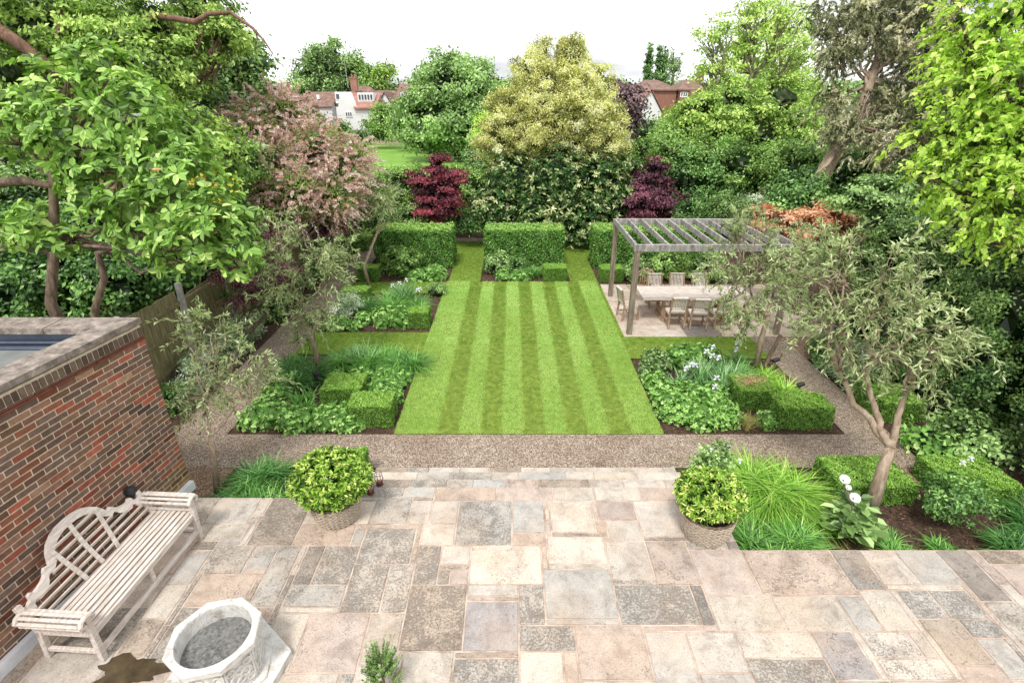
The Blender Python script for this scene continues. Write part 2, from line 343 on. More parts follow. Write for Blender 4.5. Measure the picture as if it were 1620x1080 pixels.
# mown grass: real blades; each mower pass lays them the other way and the lean's light or dark sheen is painted into their colour
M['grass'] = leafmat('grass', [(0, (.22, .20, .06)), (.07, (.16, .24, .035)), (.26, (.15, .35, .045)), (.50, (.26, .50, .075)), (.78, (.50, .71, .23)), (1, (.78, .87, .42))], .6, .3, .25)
bs = []
for x0, y0, x1, y1 in lawn:
    dn = 3600 if y0 < 12 else (2300 if y0 < 16 else 1300)
    n = int((x1-x0)*(y1-y0)*dn); bs.append(np.stack([x0+rng.random(n)*(x1-x0), y0+rng.random(n)*(y1-y0), np.full(n, .008)], 1))
bs = np.vstack(bs); bs[:, :2] += rng.normal(size=(len(bs), 2))*.022; x, y = bs[:, 0], bs[:, 1]
main = (x > LXL) & (x < LXR) & (y < 17)
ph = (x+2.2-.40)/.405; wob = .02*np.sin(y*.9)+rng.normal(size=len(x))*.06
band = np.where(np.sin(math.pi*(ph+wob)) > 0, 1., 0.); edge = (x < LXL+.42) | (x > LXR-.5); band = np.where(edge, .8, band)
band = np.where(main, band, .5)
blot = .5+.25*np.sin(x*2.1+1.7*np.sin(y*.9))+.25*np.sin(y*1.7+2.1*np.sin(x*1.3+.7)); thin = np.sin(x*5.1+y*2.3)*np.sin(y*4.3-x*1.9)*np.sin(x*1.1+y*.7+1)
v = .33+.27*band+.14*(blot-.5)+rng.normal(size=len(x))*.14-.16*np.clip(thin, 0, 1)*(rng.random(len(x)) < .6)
az = np.where(band > .55, math.pi/2, -math.pi/2)+rng.normal(size=len(x))*.9
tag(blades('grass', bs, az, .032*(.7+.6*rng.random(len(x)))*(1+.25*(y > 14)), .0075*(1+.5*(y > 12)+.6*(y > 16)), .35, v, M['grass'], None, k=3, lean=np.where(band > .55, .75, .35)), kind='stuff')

# terrace: body, steps, and individually cut slabs
TZ = .45
mb = MB()
mb.prism([(-4.9, -1), (9.5, -1), (9.5, 4.955), (2.92, 4.955), (2.92, 6.14), (-2.5, 6.14), (-2.5, 5.9), (-4.9, 5.9)], -.1, TZ-.012)
mb.prism([(-6.6, -1), (-4.9, -1), (-4.9, 5.0), (-6.6, 5.0)], -.1, TZ-.013)
mb.box((-2.3, 6.14, -.1), (2.75, 6.5, .30-.012)); mb.box((-2.3, 6.5, -.1), (2.75, 6.86, .15-.012)); mb.box((-2.3, 6.86, -.1), (2.75, 7.14, .008))
tag(mb.build('terrace', M['mortar']), kind='structure')
def slabmat():
    m, n, l, b, out = newmat('york_stone'); a = n.new('ShaderNodeAttribute'); a.attribute_name = 'col'; t = n.new('ShaderNodeTexCoord'); o = t.outputs['Object']
    z = noise(n, l, 3.5, 7, .7, o, .6); r = ramp(n, [(.28, (.55, .51, .48)), (.5, (.93, .92, .91)), (.72, (1.2, 1.17, 1.13))]); l.new(z.outputs[0], r.inputs[0])
    c = mixc(n, l, 1, a.outputs['Color'], r.outputs[0], 'MULTIPLY')
    zr = noise(n, l, 1.3, 3, .6, o); rr = ramp(n, [(.45, (0, 0, 0)), (.70, (.38, .38, .38))]); l.new(zr.outputs[0], rr.inputs[0]); c = mixc(n, l, rr.outputs[0], c, (.50, .36, .25))
    # dark lichen crusts, more of them on slabs whose alpha is high
    z1 = noise(n, l, 40, 8, .74, o, .6); z2 = noise(n, l, 5.5, 3, .6, o)
    def math_(op, p, q):
        k = n.new('ShaderNodeMath'); k.operation = op
        for i, s in enumerate((p, q)):
            if isinstance(s, (int, float)): k.inputs[i].default_value = s
            else: l.new(s, k.inputs[i])
        return k.outputs[0]
    th = math_('SUBTRACT', math_('ADD', z1.outputs[0], math_('MULTIPLY', z2.outputs[0], .35)), math_('SUBTRACT', .885, math_('MULTIPLY', a.outputs['Alpha'], .23)))
    f = ramp(n, [(0, (0, 0, 0)), (.06, (1, 1, 1))]); l.new(th, f.inputs[0]); ff = math_('MULTIPLY', f.outputs[0], .62)
    c = mixc(n, l, ff, c, (.14, .122, .105))
    z3 = noise(n, l, 34, 5, .7, o); f3 = ramp(n, [(.63, (0, 0, 0)), (.69, (.6, .6, .6))]); l.new(z3.outputs[0], f3.inputs[0]); c = mixc(n, l, f3.outputs[0], c, (.78, .74, .68)); z4 = noise(n, l, 75, 4, .7, o); f4 = ramp(n, [(.55, (0, 0, 0)), (.62, (.65, .65, .65))]); l.new(z4.outputs[0], f4.inputs[0]); c = mixc(n, l, f4.outputs[0], c, (.16, .13, .11))
    l.new(c, b.inputs['Base Color']); b.inputs['Roughness'].default_value = .88; b.inputs['Specular IOR Level'].default_value = .25
    h = math_('SUBTRACT', z.outputs[0], math_('MULTIPLY', f.outputs[0], .25)); h = math_('ADD', h, math_('MULTIPLY', noise(n, l, 70, 4, .6, o).outputs[0], .3)); bump(n, l, b, h, .8, .014)
    return m
M['slab'] = slabmat()
LT, CR, PK, OR, GR, DK, SK, BR, LI = [(.64, .59, .53, .15), (.65, .59, .51, .3), (.60, .50, .44, .3), (.58, .47, .39, .4), (.53, .505, .465, .35), (.40, .36, .32, .7), (.55, .51, .455, .85), (.48, .41, .34, .6), (.49, .455, .445, .2)]
def c3(a, b, c, d, k): return (640+a/2.7, 640+b/2.7, 680+c/2.7, 680+d/2.7, k)
def c2(a, b, c, d, k): return (240+a/2.7, 240+b/2.7, 680+c/2.7, 680+d/2.7, k)
def c4(a, b, c, d, k): return (1040+a/2.57, 1040+b/2.57, 660+c/2.57, 660+d/2.57, k)
SL = [c3(20, 110, 295, 400, LT), c3(112, 240, 298, 398, LT), c3(235, 450, 295, 485, SK), c3(458, 605, 297, 437, GR), c3(615, 812, 297, 440, CR), c3(820, 990, 302, 388, PK),
      c3(1000, 1185, 303, 455, LT), c3(65, 230, 400, 485, LT), c3(458, 608, 440, 485, OR), c3(612, 865, 445, 575, CR), c3(825, 858, 390, 440, OR), c3(862, 1010, 390, 467, LT),
      c3(872, 1055, 470, 645, LT), c3(1037, 1240, 468, 648, PK), c3(280, 600, 495, 658, CR), c3(146, 276, 495, 578, LT), c3(130, 198, 582, 658, BR), c3(203, 268, 582, 658, PK),
      c3(608, 912, 585, 815, GR), c3(275, 475, 662, 715, LT), c3(905, 1245, 655, 828, SK), c3(1240, 1300, 665, 825, DK), c3(488, 608, 662, 820, SK), c3(245, 478, 718, 950, LI),
      c3(10, 245, 660, 945, BR), c3(485, 738, 825, 932, SK), c3(742, 1045, 835, 1078, OR), c3(1030, 1225, 845, 1090, LT), c3(-10, 205, 950, 1090, CR), c3(212, 478, 958, 1090, SK), c3(485, 690, 940, 1090, CR), c3(692, 742, 940, 1090, OR),
      c2(470, 650, 290, 482, BR), c2(610, 862, 395, 482, OR), c2(885, 1125, 410, 575, SK), c2(950, 1110, 293, 405, GR), c2(670, 960, 300, 393, CR), c2(485, 590, 487, 745, GR),
      c2(630, 720, 487, 650, DK), c2(720, 880, 487, 655, SK), c2(575, 830, 655, 765, GR), c2(840, 990, 570, 770, SK), c2(975, 1110, 580, 780, SK), c2(625, 900, 780, 1035, PK), c2(910, 1095, 790, 1010, CR),
      c2(175, 430, 610, 745, OR), c2(240, 420, 487, 605, SK), c2(230, 400, 400, 480, CR), c2(250, 430, 290, 400, LT), c2(160, 275, 483, 515, DK),
      c4(165, 375, 535, 718, PK), c4(395, 770, 537, 718, OR), c4(740, 880, 540, 695, DK), c4(870, 1020, 543, 685, LT), c4(1010, 1200, 545, 680, GR), c4(1210, 1345, 542, 735, DK), c4(1330, 1491, 540, 605, BR),
      c4(235, 500, 722, 860, CR), c4(490, 760, 722, 865, CR), c4(770, 870, 725, 862, GR), c4(870, 1010, 700, 862, CR), c4(1010, 1130, 690, 805, SK), c4(330, 640, 850, 980, CR), c4(690, 850, 872, 1080, LI),
      c4(850, 1060, 870, 975, LT), c4(1120, 1290, 805, 1005, BR), c4(930, 1180, 985, 1080, LT), c4(1300, 1491, 905, 1080, GR)]
gs = .075; GX0, GY0 = -6.6, 2.25; NX, NY = 212, 52
occ = np.zeros((NX, NY), bool); slabs = []
def inside(i, j):
    x = GX0+(i+.5)*gs; y = GY0+(j+.5)*gs
    if x < -4.9: return y < 5.0
    return y < 4.95 if x > 2.92 else (y < 6.14 if x > -2.5 else y < 5.9)
for i in range(NX):
    for j in range(NY):
        if not inside(i, j): occ[i, j] = True
for (xa, xb, ya, yb, k) in SL:
    ym = (ya+yb)/2; y1 = G(0, ya, TZ)[1]; y0 = G(0, yb, TZ)[1]; x0 = G(xa, ym, TZ)[0]; x1 = G(xb, ym, TZ)[0]
    i0, i1 = round((x0-GX0)/gs), round((x1-GX0)/gs); j0, j1 = round((y0-GY0)/gs), round((y1-GY0)/gs)
    j0 = max(0, j0); i0 = max(0, i0); i1 = min(NX, max(i1, i0+2)); j1 = min(NY, max(j1, j0+2)); free = ~occ[i0:i1, j0:j1]
    while i1-i0 > 1 and free.size and not free[0].all() and free[0].mean() < .6: i0 += 1; free = ~occ[i0:i1, j0:j1]
    while i1-i0 > 1 and free.size and not free[-1].all() and free[-1].mean() < .6: i1 -= 1; free = ~occ[i0:i1, j0:j1]
    while j1-j0 > 1 and free.size and not free[:, 0].all(): j0 += 1; free = ~occ[i0:i1, j0:j1]
    while j1-j0 > 1 and free.size and not free[:, -1].all(): j1 -= 1; free = ~occ[i0:i1, j0:j1]
    if i1-i0 > 1 and j1-j0 > 1 and free.all(): occ[i0:i1, j0:j1] = True; slabs.append((i0, j0, i1, j1, k))
pal = [LT, CR, CR, PK, GR, SK, BR, LT, OR, SK]; szs = [(w, h) for w in (6, 7, 8, 9, 11, 12) for h in (5, 6, 7, 9)]
for j in range(NY-1, -1, -1):
    for i in range(NX):
        if occ[i, j]: continue
        run = 0
        while i+run < NX and not occ[i+run, j]: run += 1
        w, h = szs[int(rng.integers(len(szs)))]; w = run if run <= w+4 else w
        w = min(w, 12); hh = 0
        while j-hh >= 0 and hh < h and not occ[i:i+w, j-hh].any(): hh += 1
        if 0 < j-hh+1 <= 2 and not occ[i:i+w, 0:j-hh+1].any(): hh = j+1
        occ[i:i+w, j-hh+1:j+1] = True; slabs.append((i, j-hh+1, i+w, j+1, pal[int(rng.integers(len(pal)))]))
def slab(mb, x0, y0, x1, y1, z, k, g=.011, t=.03):
    """one hand-cut slab with uneven edges and a worn arris"""
    x0 += g; y0 += g; x1 -= g; y1 -= g; j = lambda s: float(rng.normal()*s); b_ = .81*(1+j(.06)); h_ = j(.013); cl = (k[0]*b_*(1+h_), k[1]*b_, k[2]*b_*(1-h_), min(1, max(.25, k[3]+.17+j(.15))))
    pts = []; ns = 5; tl = (j(.002), j(.002))
    for (a, b, c, d) in ((x0, y0, x1, y0), (x1, y0, x1, y1), (x1, y1, x0, y1), (x0, y1, x0, y0)):
        for s in range(ns):
            u = s/ns; q = .002 if s else .004; pts.append((a+(c-a)*u+j(q), b+(d-b)*u+j(q)))
    cx, cy = (x0+x1)/2, (y0+y1)/2; n = len(pts); mb.cur = cl; ins = lambda p, e: (p[0]+(cx-p[0])*e/max(.05, x1-x0), p[1]+(cy-p[1])*e/max(.05, y1-y0))
    zz = lambda p, dz: z+dz+tl[0]*(p[0]-cx)+tl[1]*(p[1]-cy); dz0 = j(.0015)
    r0 = [(p[0], p[1], z-t) for p in pts]; r1 = [(p[0], p[1], zz(p, dz0-.006)) for p in pts]; r2 = [(*ins(p, .014), zz(p, dz0)) for p in pts]
    mb.add(r0+r1+r2, [(i, (i+1) % n, n+(i+1) % n, n+i) for i in range(n)]+[(n+i, n+(i+1) % n, 2*n+(i+1) % n, 2*n+i) for i in range(n)]+[tuple(range(2*n, 3*n))])
mb = MB()
for (i0, j0, i1, j1, k) in slabs: slab(mb, GX0+i0*gs, GY0+j0*gs, GX0+i1*gs, GY0+j1*gs, TZ, k)
for (y0, y1, z) in ((6.14, 6.5, .30), (6.5, 6.86, .15), (6.86, 7.14, .02)):
    x = -2.3
    while x < 2.7:
        w = .35+.45*float(rng.random()); x2 = min(2.75, x+w); x2 = 2.75 if 2.75-x2 < .2 else x2
        slab(mb, x, y0, x2, y1, z, pal[int(rng.integers(8))], .006); x = x2
tag(mb.build('terrace_paving', M['slab']), kind='structure')
mb = MB()   # pale flags of the dining area under the pergola
y = 12.46
while y < 16.3:
    h = .5+.35*float(rng.random()); x = 2.93
    while x < 8.8:
        w = .5+.55*float(rng.random()); k = [(.66, .58, .50, .05), (.62, .53, .44, .25), (.60, .50, .42, .15), (.55, .47, .4, .4)][int(rng.integers(4))]
        if abs(x-4.2) < .4 and y < 12.6: k = (.27, .25, .24, .5)
        slab(mb, x, y, min(8.9, x+w), y+h, .016, k, .008, .014); x += w
    y += h
tag(mb.build('patio_paving', M['slab']), kind='structure')
sheet('patio_bed', [(2.93, 12.46), (8.9, 12.46), (8.9, 16.35), (2.93, 16.35)], .008, M['mortar'])
M['wet'] = nmat('wet_stone', [(.3, (.035, .028, .016)), (.6, (.09, .065, .035)), (.8, (.15, .11, .07))], 6, .25, .1, 12, spec=.5)
pud = []; c = G(205, 1062, TZ)
for k in range(40):
    t = 2*math.pi*k/40; r = 1+.22*math.sin(3*t+1)+.14*math.sin(7*t)+.08*math.sin(13*t+2); pud.append((c[0]+.33*r*math.cos(t), c[1]+.17*r*math.sin(t)))
sheet('puddle', pud, TZ+.005, M['wet'])

# bark chips lying on the soil of the beds
n = 26000; bl = list(beds.values())+[(2.95, 5.0, 8.6, 7.1), (-4.6, 5.95, -2.5, 7.1), (7.1, 6.5, 8.6, 11.1), (-7.1, 8.4, -6.35, 22)]
ar = np.array([(b[2]-b[0])*(b[3]-b[1]) for b in bl]); ix = rng.choice(len(bl), n, p=ar/ar.sum()); bb = np.array(bl)[ix]
Pt = np.stack([bb[:, 0]+rng.random(n)*(bb[:, 2]-bb[:, 0]), bb[:, 1]+rng.random(n)*(bb[:, 3]-bb[:, 1]), -.015+.02*rng.random(n)], 1)
t, q = orient(np.tile(A(0, 0, 1.), (n, 1)), .35, 0)
tag(leaves('bark_mulch', Pt, t, q, .045*(.5+rng.random(n)), .022*(.5+rng.random(n)), rng.random(n), M['mulch']), kind='stuff')
M['litter'] = leafmat('litter', [(0, (.35, .30, .12)), (.5, (.55, .52, .25)), (1, (.3, .4, .15))], .8, .1)
n = 420; y = 7.2+rng.random(n)**1.5*9; x = np.where(rng.random(n) < .5, XL0+rng.random(n), XR0+.85*rng.random(n)); y = np.where((x > 0) & (y > 12.3), 7.3+4.8*rng.random(n), y)
t, q = orient(np.tile(A(0, 0, 1.), (n, 1)), .3, 0)
tag(leaves('fallen_leaves', np.stack([x, y, np.full(n, .012)], 1), t, q, .05, .018, rng.random(n), M['litter']), kind='stuff')

# ------------------------------------------------------------ brick outbuilding on the left
M['brick'] = attrmat('brick', .9, 14, .35, .6, 60, .2)
M['coping'] = nmat('coping_stone', [(.28, (.09, .075, .062)), (.5, (.24, .20, .17)), (.72, (.46, .40, .35))], 9, .9, .8, 40)
M['roof_felt'] = nmat('roof_felt', [(.3, (.16, .17, .16)), (.6, (.27, .28, .27)), (.8, (.36, .36, .34))], 1.6, .7, .2, 20)
M['lead'] = nmat('lead', [(.3, (.07, .09, .13)), (.7, (.15, .18, .24))], 2, .45, .2, 8, metal=.4)
M['whiteboard'] = nmat('white_board', [(.3, (.50, .52, .55)), (.7, (.72, .74, .77))], 4, .6, .2, 20)
c0 = A(-4.70, 6.14); dv = A(-.139, -.990); nx = A(.990, -.139); c1 = c0+dv*4.6
bd = thing('brick_outbuilding', 'flat roofed red and brown brick outbuilding with weathered stone coping behind the bench', 'outbuilding', (c0[0], c0[1], 0))
mb = MB(); wi = c0-nx*.05; wj = c1-nx*.05; mb.cur = (.70, .58, .45)
mb.prism([tuple(wj), tuple(wi), (-11, wi[1]), (-11, wi[1]-.24), (wi[0]-.26, wi[1]-.24), tuple(wj-nx*.24)], 0, 3.06)
def brickcol(a, z):
    rr = .5+.5*math.sin(a*1.5+z*2.3+.4)*math.sin(z*1.9-a*.7+1.2); q = float(rng.random()); j = 1+.18*float(rng.normal())
    if q < .10+.5*max(0, rr-.62)*2: c = (.36, .11, .07)
    elif q < .24: c = (.26, .10, .06)
    elif q < .52: c = (.24, .13, .09)
    elif q < .78: c = (.165, .11, .085)
    elif q < .95: c = (.20, .12, .075)
    else: c = (.33, .20, .13)
    m = max(0, 1-a/.9)*max(0, 1-z/1.0) if a < .9 and z < 1 else 0
    m = min(.75, 2*m)
    return tuple((u*(1-m)+w*m)*j for u, w in zip(c, (.24, .17, .06)))
def course(a0, du, nn, L, z, h, bl, off, proud=.006, c=None):
    s = -off
    while s < L:
        e = min(L, s+bl-.013); s0 = max(0.0, s)
        if e-s0 > .02:
            mb.cur = c or brickcol(s, z); o = a0+du*s0; M_ = Matrix(((du[0], nn[0], 0, o[0]), (du[1], nn[1], 0, o[1]), (0, 0, 1, 0), (0, 0, 0, 1)))
            p = proud+float(rng.normal())*.0012; mb.box((0, -.05, z), (e-s0, p, z+h), M_, .003)
        s += bl
z = .02; k = 0
while z < 2.84:
    course(wi, dv, nx, 4.6, z, .062, .225, (k % 2)*.1125+.0); course(wi+A(.0, 0), A(-1, 0), A(0, 1), 2.0, z, .062, .225, ((k+1) % 2)*.1125); z += .075; k += 1
course(wi, dv, nx, 4.6, z, .022, .28, .1, .035, (.20, .07, .045)); z += .026
course(wi, dv, nx, 4.6, z, .022, .28, .2, .02, (.17, .08, .055)); z += .028
s = 0
while s < 4.6: course(wi+dv*s, dv, nx, .062, z, .105, .074, 0, .008, (lambda q: (.15*q, .11*q, .08*q))(.6+.8*float(rng.random()))); s += .073
mb.build('wall', M['brick'], bd, world=True)
mb = MB(); s = 0; zt = 3.17
while s < 4.6:                       # coping stones of the side wall, then of the rear wall
    e = min(4.6, s+.9+.2*float(rng.random())); a, b = c0+dv*(s+.006), c0+dv*(e-.004); w = nx*(-.36); dz = .004*float(rng.normal())
    if s == 0: a = c0+A(0, 0)
    aa = (c0[0]-.36, c0[1]-.36) if s == 0 else tuple(a+w)
    mb.prism([tuple(b), tuple(a), aa, tuple(b+w)], zt-.075+dz, zt+dz); s = e
x = c0[0]-.004
while x > -10.5:
    e = x-.95; lo = (x-.37, c0[1]-.36) if x > -4.8 else (x, c0[1]-.36); mb.prism([(e+.008, c0[1]-.36), lo, (x, c0[1]), (e+.008, c0[1])][::-1], zt-.077, zt-.001+.003*float(rng.normal())); x = e
mb.build('coping', M['coping'], bd, world=True)
mb = MB(); mb.prism([tuple(wj-nx*.24), (wi[0]-.3, wi[1]-.25), (-11, wi[1]-.25), (-11, wj[1])], 2.72, 2.86); mb.build('roof', M['roof_felt'], bd, world=True)
mb = MB(); mb.box((-10.5, wi[1]-.275, 2.86), (wi[0]-.3, wi[1]-.25, 3.07)); mb.tube([(-10.5, wi[1]-.29, 2.95), (wi[0]-.34, wi[1]-.29, 2.95)], .022, 8)
mb.tube([(-10.5, wi[1]-.31, 2.88), (wi[0]-.34, wi[1]-.31, 2.88)], .03, 8); mb.build('lead_flashing', M['lead'], bd, world=True)
mb = MB(); a, b = c0-nx*.035+A(0, 0)+dv*.02, c0-nx*.035+dv*4.5; mb.prism([tuple(b), tuple(a-nx*.006), tuple(a+nx*.065), tuple(b+nx*.065)], TZ+.002, TZ+.14); mb.build('plinth_board', M['whiteboard'], bd, world=True)

# ------------------------------------------------------------ teak bench
M['teak_grey'] = nmat('weathered_teak', [(.3, (.42, .36, .31)), (.5, (.64, .57, .51)), (.7, (.80, .74, .69))], 5, .8, .35, 30, stretch=(1, 6, 6), spec=.2)
M['teak'] = nmat('brown_teak', [(.3, (.20, .12, .07)), (.5, (.36, .24, .16)), (.7, (.50, .38, .28))], 5, .75, .35, 30, stretch=(5, 5, 2), spec=.2)
bn = thing('garden_bench', 'long pale weathered teak bench with arched scrolled back against the brick wall', 'bench', (-4.42, 4.36, TZ), R(-90-3.5))
HL, SD = .86, .27                     # half length, half depth
mb = MB()
for i in range(8): y = SD-.02-i*.066; mb.box((-HL+.02, y-.046, .405-.004*abs(i-3)), (HL-.02, y, .43-.004*abs(i-3)), None, .004)
mb.box((-HL, SD-.015, .33), (HL, SD+.015, .40), None, .005); mb.box((-HL, -SD-.03, .32), (HL, -SD, .39), None, .004)
for x in (-HL+.02, 0, HL-.05): mb.box((x, -SD, .34), (x+.03, SD-.02, .398))
mb.build('seat', M['teak_grey'], bn)
for sx in (-1, 1):
    x = sx*(HL-.03)
    for front in (1, 0):
        mb = MB()
        if front: mb.bar((x, SD+.0, 0), (x, SD+.02, .64), .06, .055)
        else: mb.bar((x, -SD-.05, 0), (x, -SD+.0, .40), .06, .055); mb.bar((x, -SD, .38), (x, -SD-.12, .72), .06, .05)
        mb.build('leg', M['teak_grey'], bn)
    mb = MB()
    for i in range(5): y = -SD-.05+.02+i*.115; z = .655+.012*math.cos(i*1.2); mb.box((x-.10, -SD-.1, .62), (x-.10, -SD-.1, .62)) if False else None
    for k, (dx, dz) in enumerate([(-.055, .60), (-.03, .645), (.02, .665), (.07, .65), (.10, .61), (.09, .565)]):
        mb.bar((x+sx*dx, -SD-.06, dz), (x+sx*dx, SD+.03, dz), .034, .016, .003, (dx*sx*.9, 0, 1))
    for yy in (SD+.035, -SD-.09): 
        q = [(x+sx*(-.06), yy, .585), (x+sx*(-.035), yy, .63), (x+sx*.02, yy, .648), (x+sx*.07, yy, .635), (x+sx*.095, yy, .60), (x+sx*.075, yy, .565), (x+sx*.045, yy, .575)]
        mb.tube(q, .024, 8)
    for z in (.46, .53): mb.bar((x, -SD-.03, z), (x, SD, z), .02, .04)
    mb.build('armrest', M['teak_grey'], bn)
mb = MB(); mb.bar((-HL+.05, SD, .12), (HL-.05, SD, .12), .04, .055); mb.bar((0, SD, .12), (0, SD, .34), .05, .035)
for sx in (-1, 1): mb.bar((sx*(HL-.03), -SD-.03, .12), (sx*(HL-.03), SD, .12), .035, .05)
mb.build('stretcher', M['teak_grey'], bn)
half = [(0, 1.045), (.10, 1.04), (.20, 1.015), (.29, .965), (.35, .90), (.385, .83), (.40, .80), (.45, .815), (.48, .79), (.49, .765), (.54, .735), (.60, .715), (.65, .71), (.68, .735), (.715, .72), (.72, .68), (.77, .655), (.85, .645)]
top = [(-x, z) for x, z in half[::-1]]+half[1:]
def bk(x, z, d=0): return (x, -SD+.0-.36*(z-.40)-d, z)
mb = MB(); n = len(top); vs = []
for (x, z) in top:
    wd = .075 if abs(x) < .5 else .09
    ln = math.hypot(x, max(.01, z-.55)); ix, iz = (-x/ln*wd, -(z-.55)/ln*wd) if abs(x) < .4 else (0, -wd)
    vs += [bk(x, z, .018), bk(x, z, -.018), bk(x+ix, z+iz, -.018), bk(x+ix, z+iz, .018)]
mb.add(vs, [(4*i+j, 4*i+(j+1) % 4, 4*i+4+(j+1) % 4, 4*i+4+j) for i in range(n-1) for j in range(4)]+[(0, 1, 2, 3), (4*n-1, 4*n-2, 4*n-3, 4*n-4)])
for z in (.47, .55, .63, .71, .80, .89):
    xe = HL-.03 if z < .62 else (.68 if z < .66 else (.42 if z < .75 else (.36 if z < .85 else .28)))
    mb.bar(bk(-xe, z), bk(xe, z), .016, .05, .003, (0, .36, 1))
for x0, x1, zt in ((-.23, -.31, .93), (.23, .31, .93), (0, 0, 1.0)):
    L = [bk(x0+(x1-x0)*t+(.02*math.sin(3*t) if x0 == 0 else 0), .42+(zt-.42)*t, -.018) for t in np.linspace(0, 1, 6)]
    for i in range(5): mb.bar(L[i], L[i+1], .045, .022, .002, (0, 1, 0))
mb.build('backrest', M['teak_grey'], bn)

# ------------------------------------------------------------ octagonal carved stone planter
M['stone'] = nmat('carved_stone', [(.3, (.36, .33, .28)), (.45, (.62, .60, .56)), (.7, (.78, .77, .74))], 9, .85, .9, 45)
M['compost'] = nmat('grey_compost', [(.3, (.09, .09, .085)), (.5, (.20, .20, .19)), (.7, (.34, .335, .32))], 30, .95, 1.0, 90)
pc = G(338, 1003, TZ+.62); pl = thing('stone_planter', 'pale octagonal stone planter carved with interlaced rings on a hexagonal slab', 'planter', (pc[0], pc[1], TZ), R(12))
o8 = math.pi/8
def ngon(r, n, ph): return [(r*math.cos(2*math.pi*k/n+ph), r*math.sin(2*math.pi*k/n+ph)) for k in range(n)]
mb = MB(); n = 48
def ring8(r, z): # octagon sampled at 48 points so that it can meet a round opening
    return [(r*math.cos(o8)/math.cos(((2*math.pi*k/n+o8+o8) % (2*o8))-o8)*math.cos(2*math.pi*k/n+o8), r*math.cos(o8)/math.cos(((2*math.pi*k/n+o8+o8) % (2*o8))-o8)*math.sin(2*math.pi*k/n+o8), z) for k in range(n)]
def ringc(r, z): return [(r*math.cos(2*math.pi*k/n+o8), r*math.sin(2*math.pi*k/n+o8), z) for k in range(n)]
rings = [ring8(.36, .10), ring8(.355, .50), ring8(.385, .535), ring8(.42, .555), ring8(.425, .615), ring8(.415, .625), ringc(.335, .625), ringc(.328, .61), ringc(.31, .30)]
mb.add([p for r in rings for p in r], [(i*n+k, i*n+(k+1) % n, (i+1)*n+(k+1) % n, (i+1)*n+k) for i in range(len(rings)-1) for k in range(n)])
mb.build('bowl', M['stone'], pl)
mb = MB()
for k in range(8):
    a = 2*math.pi*k/8+2*o8; rr = .36*math.cos(o8); ax = (math.cos(a), math.sin(a), 0); tx = (-math.sin(a), math.cos(a)); c = lambda u, z: (ax[0]*(rr+.002)+tx[0]*u, ax[1]*(rr+.002)+tx[1]*u, z)
    for u in (-.125, .125): mb.bar(c(u, .13), c(u, .49), .018, .014, .003, ax)
    for z in (.13, .49): mb.bar(c(-.125, z), c(.125, z), .018, .014, .003, ax)
    for (u, z, r) in ((0, .31, .085), (-.05, .31, .05), (.05, .31, .05), (0, .37, .045), (0, .25, .045), (-.08, .42, .035), (.08, .42, .035), (-.08, .2, .035), (.08, .2, .035)): mb.torus(c(u, z), r, .013, ax, 18, 5)
    mb.lathe([(.0, .02), (.014, .015), (.018, 0)], 8, c(0, .31-.01))
mb.build('carving', M['stone'], pl, smooth=True)
mb = MB(); mb.prism(ngon(.60, 6, .15), .0, .085); mb.prism(ngon(.44, 8, o8), .085, .115); mb.build('base_slab', M['stone'], pl)
mb = MB(); q = [(0, 0, .45)]
for r in (.08, .16, .24, .318): q += [(r*math.cos(t), r*math.sin(t), .45+.008*float(rng.normal())) for t in np.linspace(0, 2*math.pi, 24, endpoint=False)]
mb.add(q, [(0, 1+k, 1+(k+1) % 24) for k in range(24)]+[(1+i*24+k, 1+i*24+24+k, 1+i*24+24+(k+1) % 24, 1+i*24+(k+1) % 24) for i in range(3) for k in range(24)]); mb.build('compost', M['compost'], pl)

# ------------------------------------------------------------ pergola
M['grey_oak'] = nmat('silvered_oak', [(.3, (.13, .12, .11)), (.5, (.30, .285, .27)), (.7, (.52, .50, .48))], 3, .85, .5, 20, stretch=(3, 3, 1), spec=.2)
M['post_oak'] = nmat('post_oak', [(.3, (.13, .10, .08)), (.5, (.24, .19, .15)), (.7, (.38, .32, .26))], 3, .85, .5, 20, stretch=(6, 6, .8), spec=.2)
px0, px1, py0, py1, ph = 3.02, 7.02, 12.56, 15.6, 2.42
pg = thing('pergola', 'silvered timber pergola with open rafters over the dining table', 'pergola', (px0, py0, 0))
for (x, y) in ((px0+.065, py0+.065), (px1-.065, py0+.065), (px0+.065, py1-.065), (px1-.065, py1-.065)):
    MB().box((x-.065, y-.065, .0), (x+.065, y+.065, ph-.17), None, .006).build('post', M['post_oak'], pg, world=True)
for y in (py0, py1-.09): MB().box((px0-.03, y-.01, ph-.17), (px1+.03, y+.09, ph), None, .005).build('beam', M['grey_oak'], pg, world=True)
for i in range(11):
    x = px0+.0+i*(px1-px0-.055)/10; MB().box((x, py0+.085, ph-.15+.003*float(rng.normal())), (x+.055, py1-.095, ph-.004+.002*float(rng.normal())), None, .004).build('rafter', M['grey_oak'], pg, world=True)

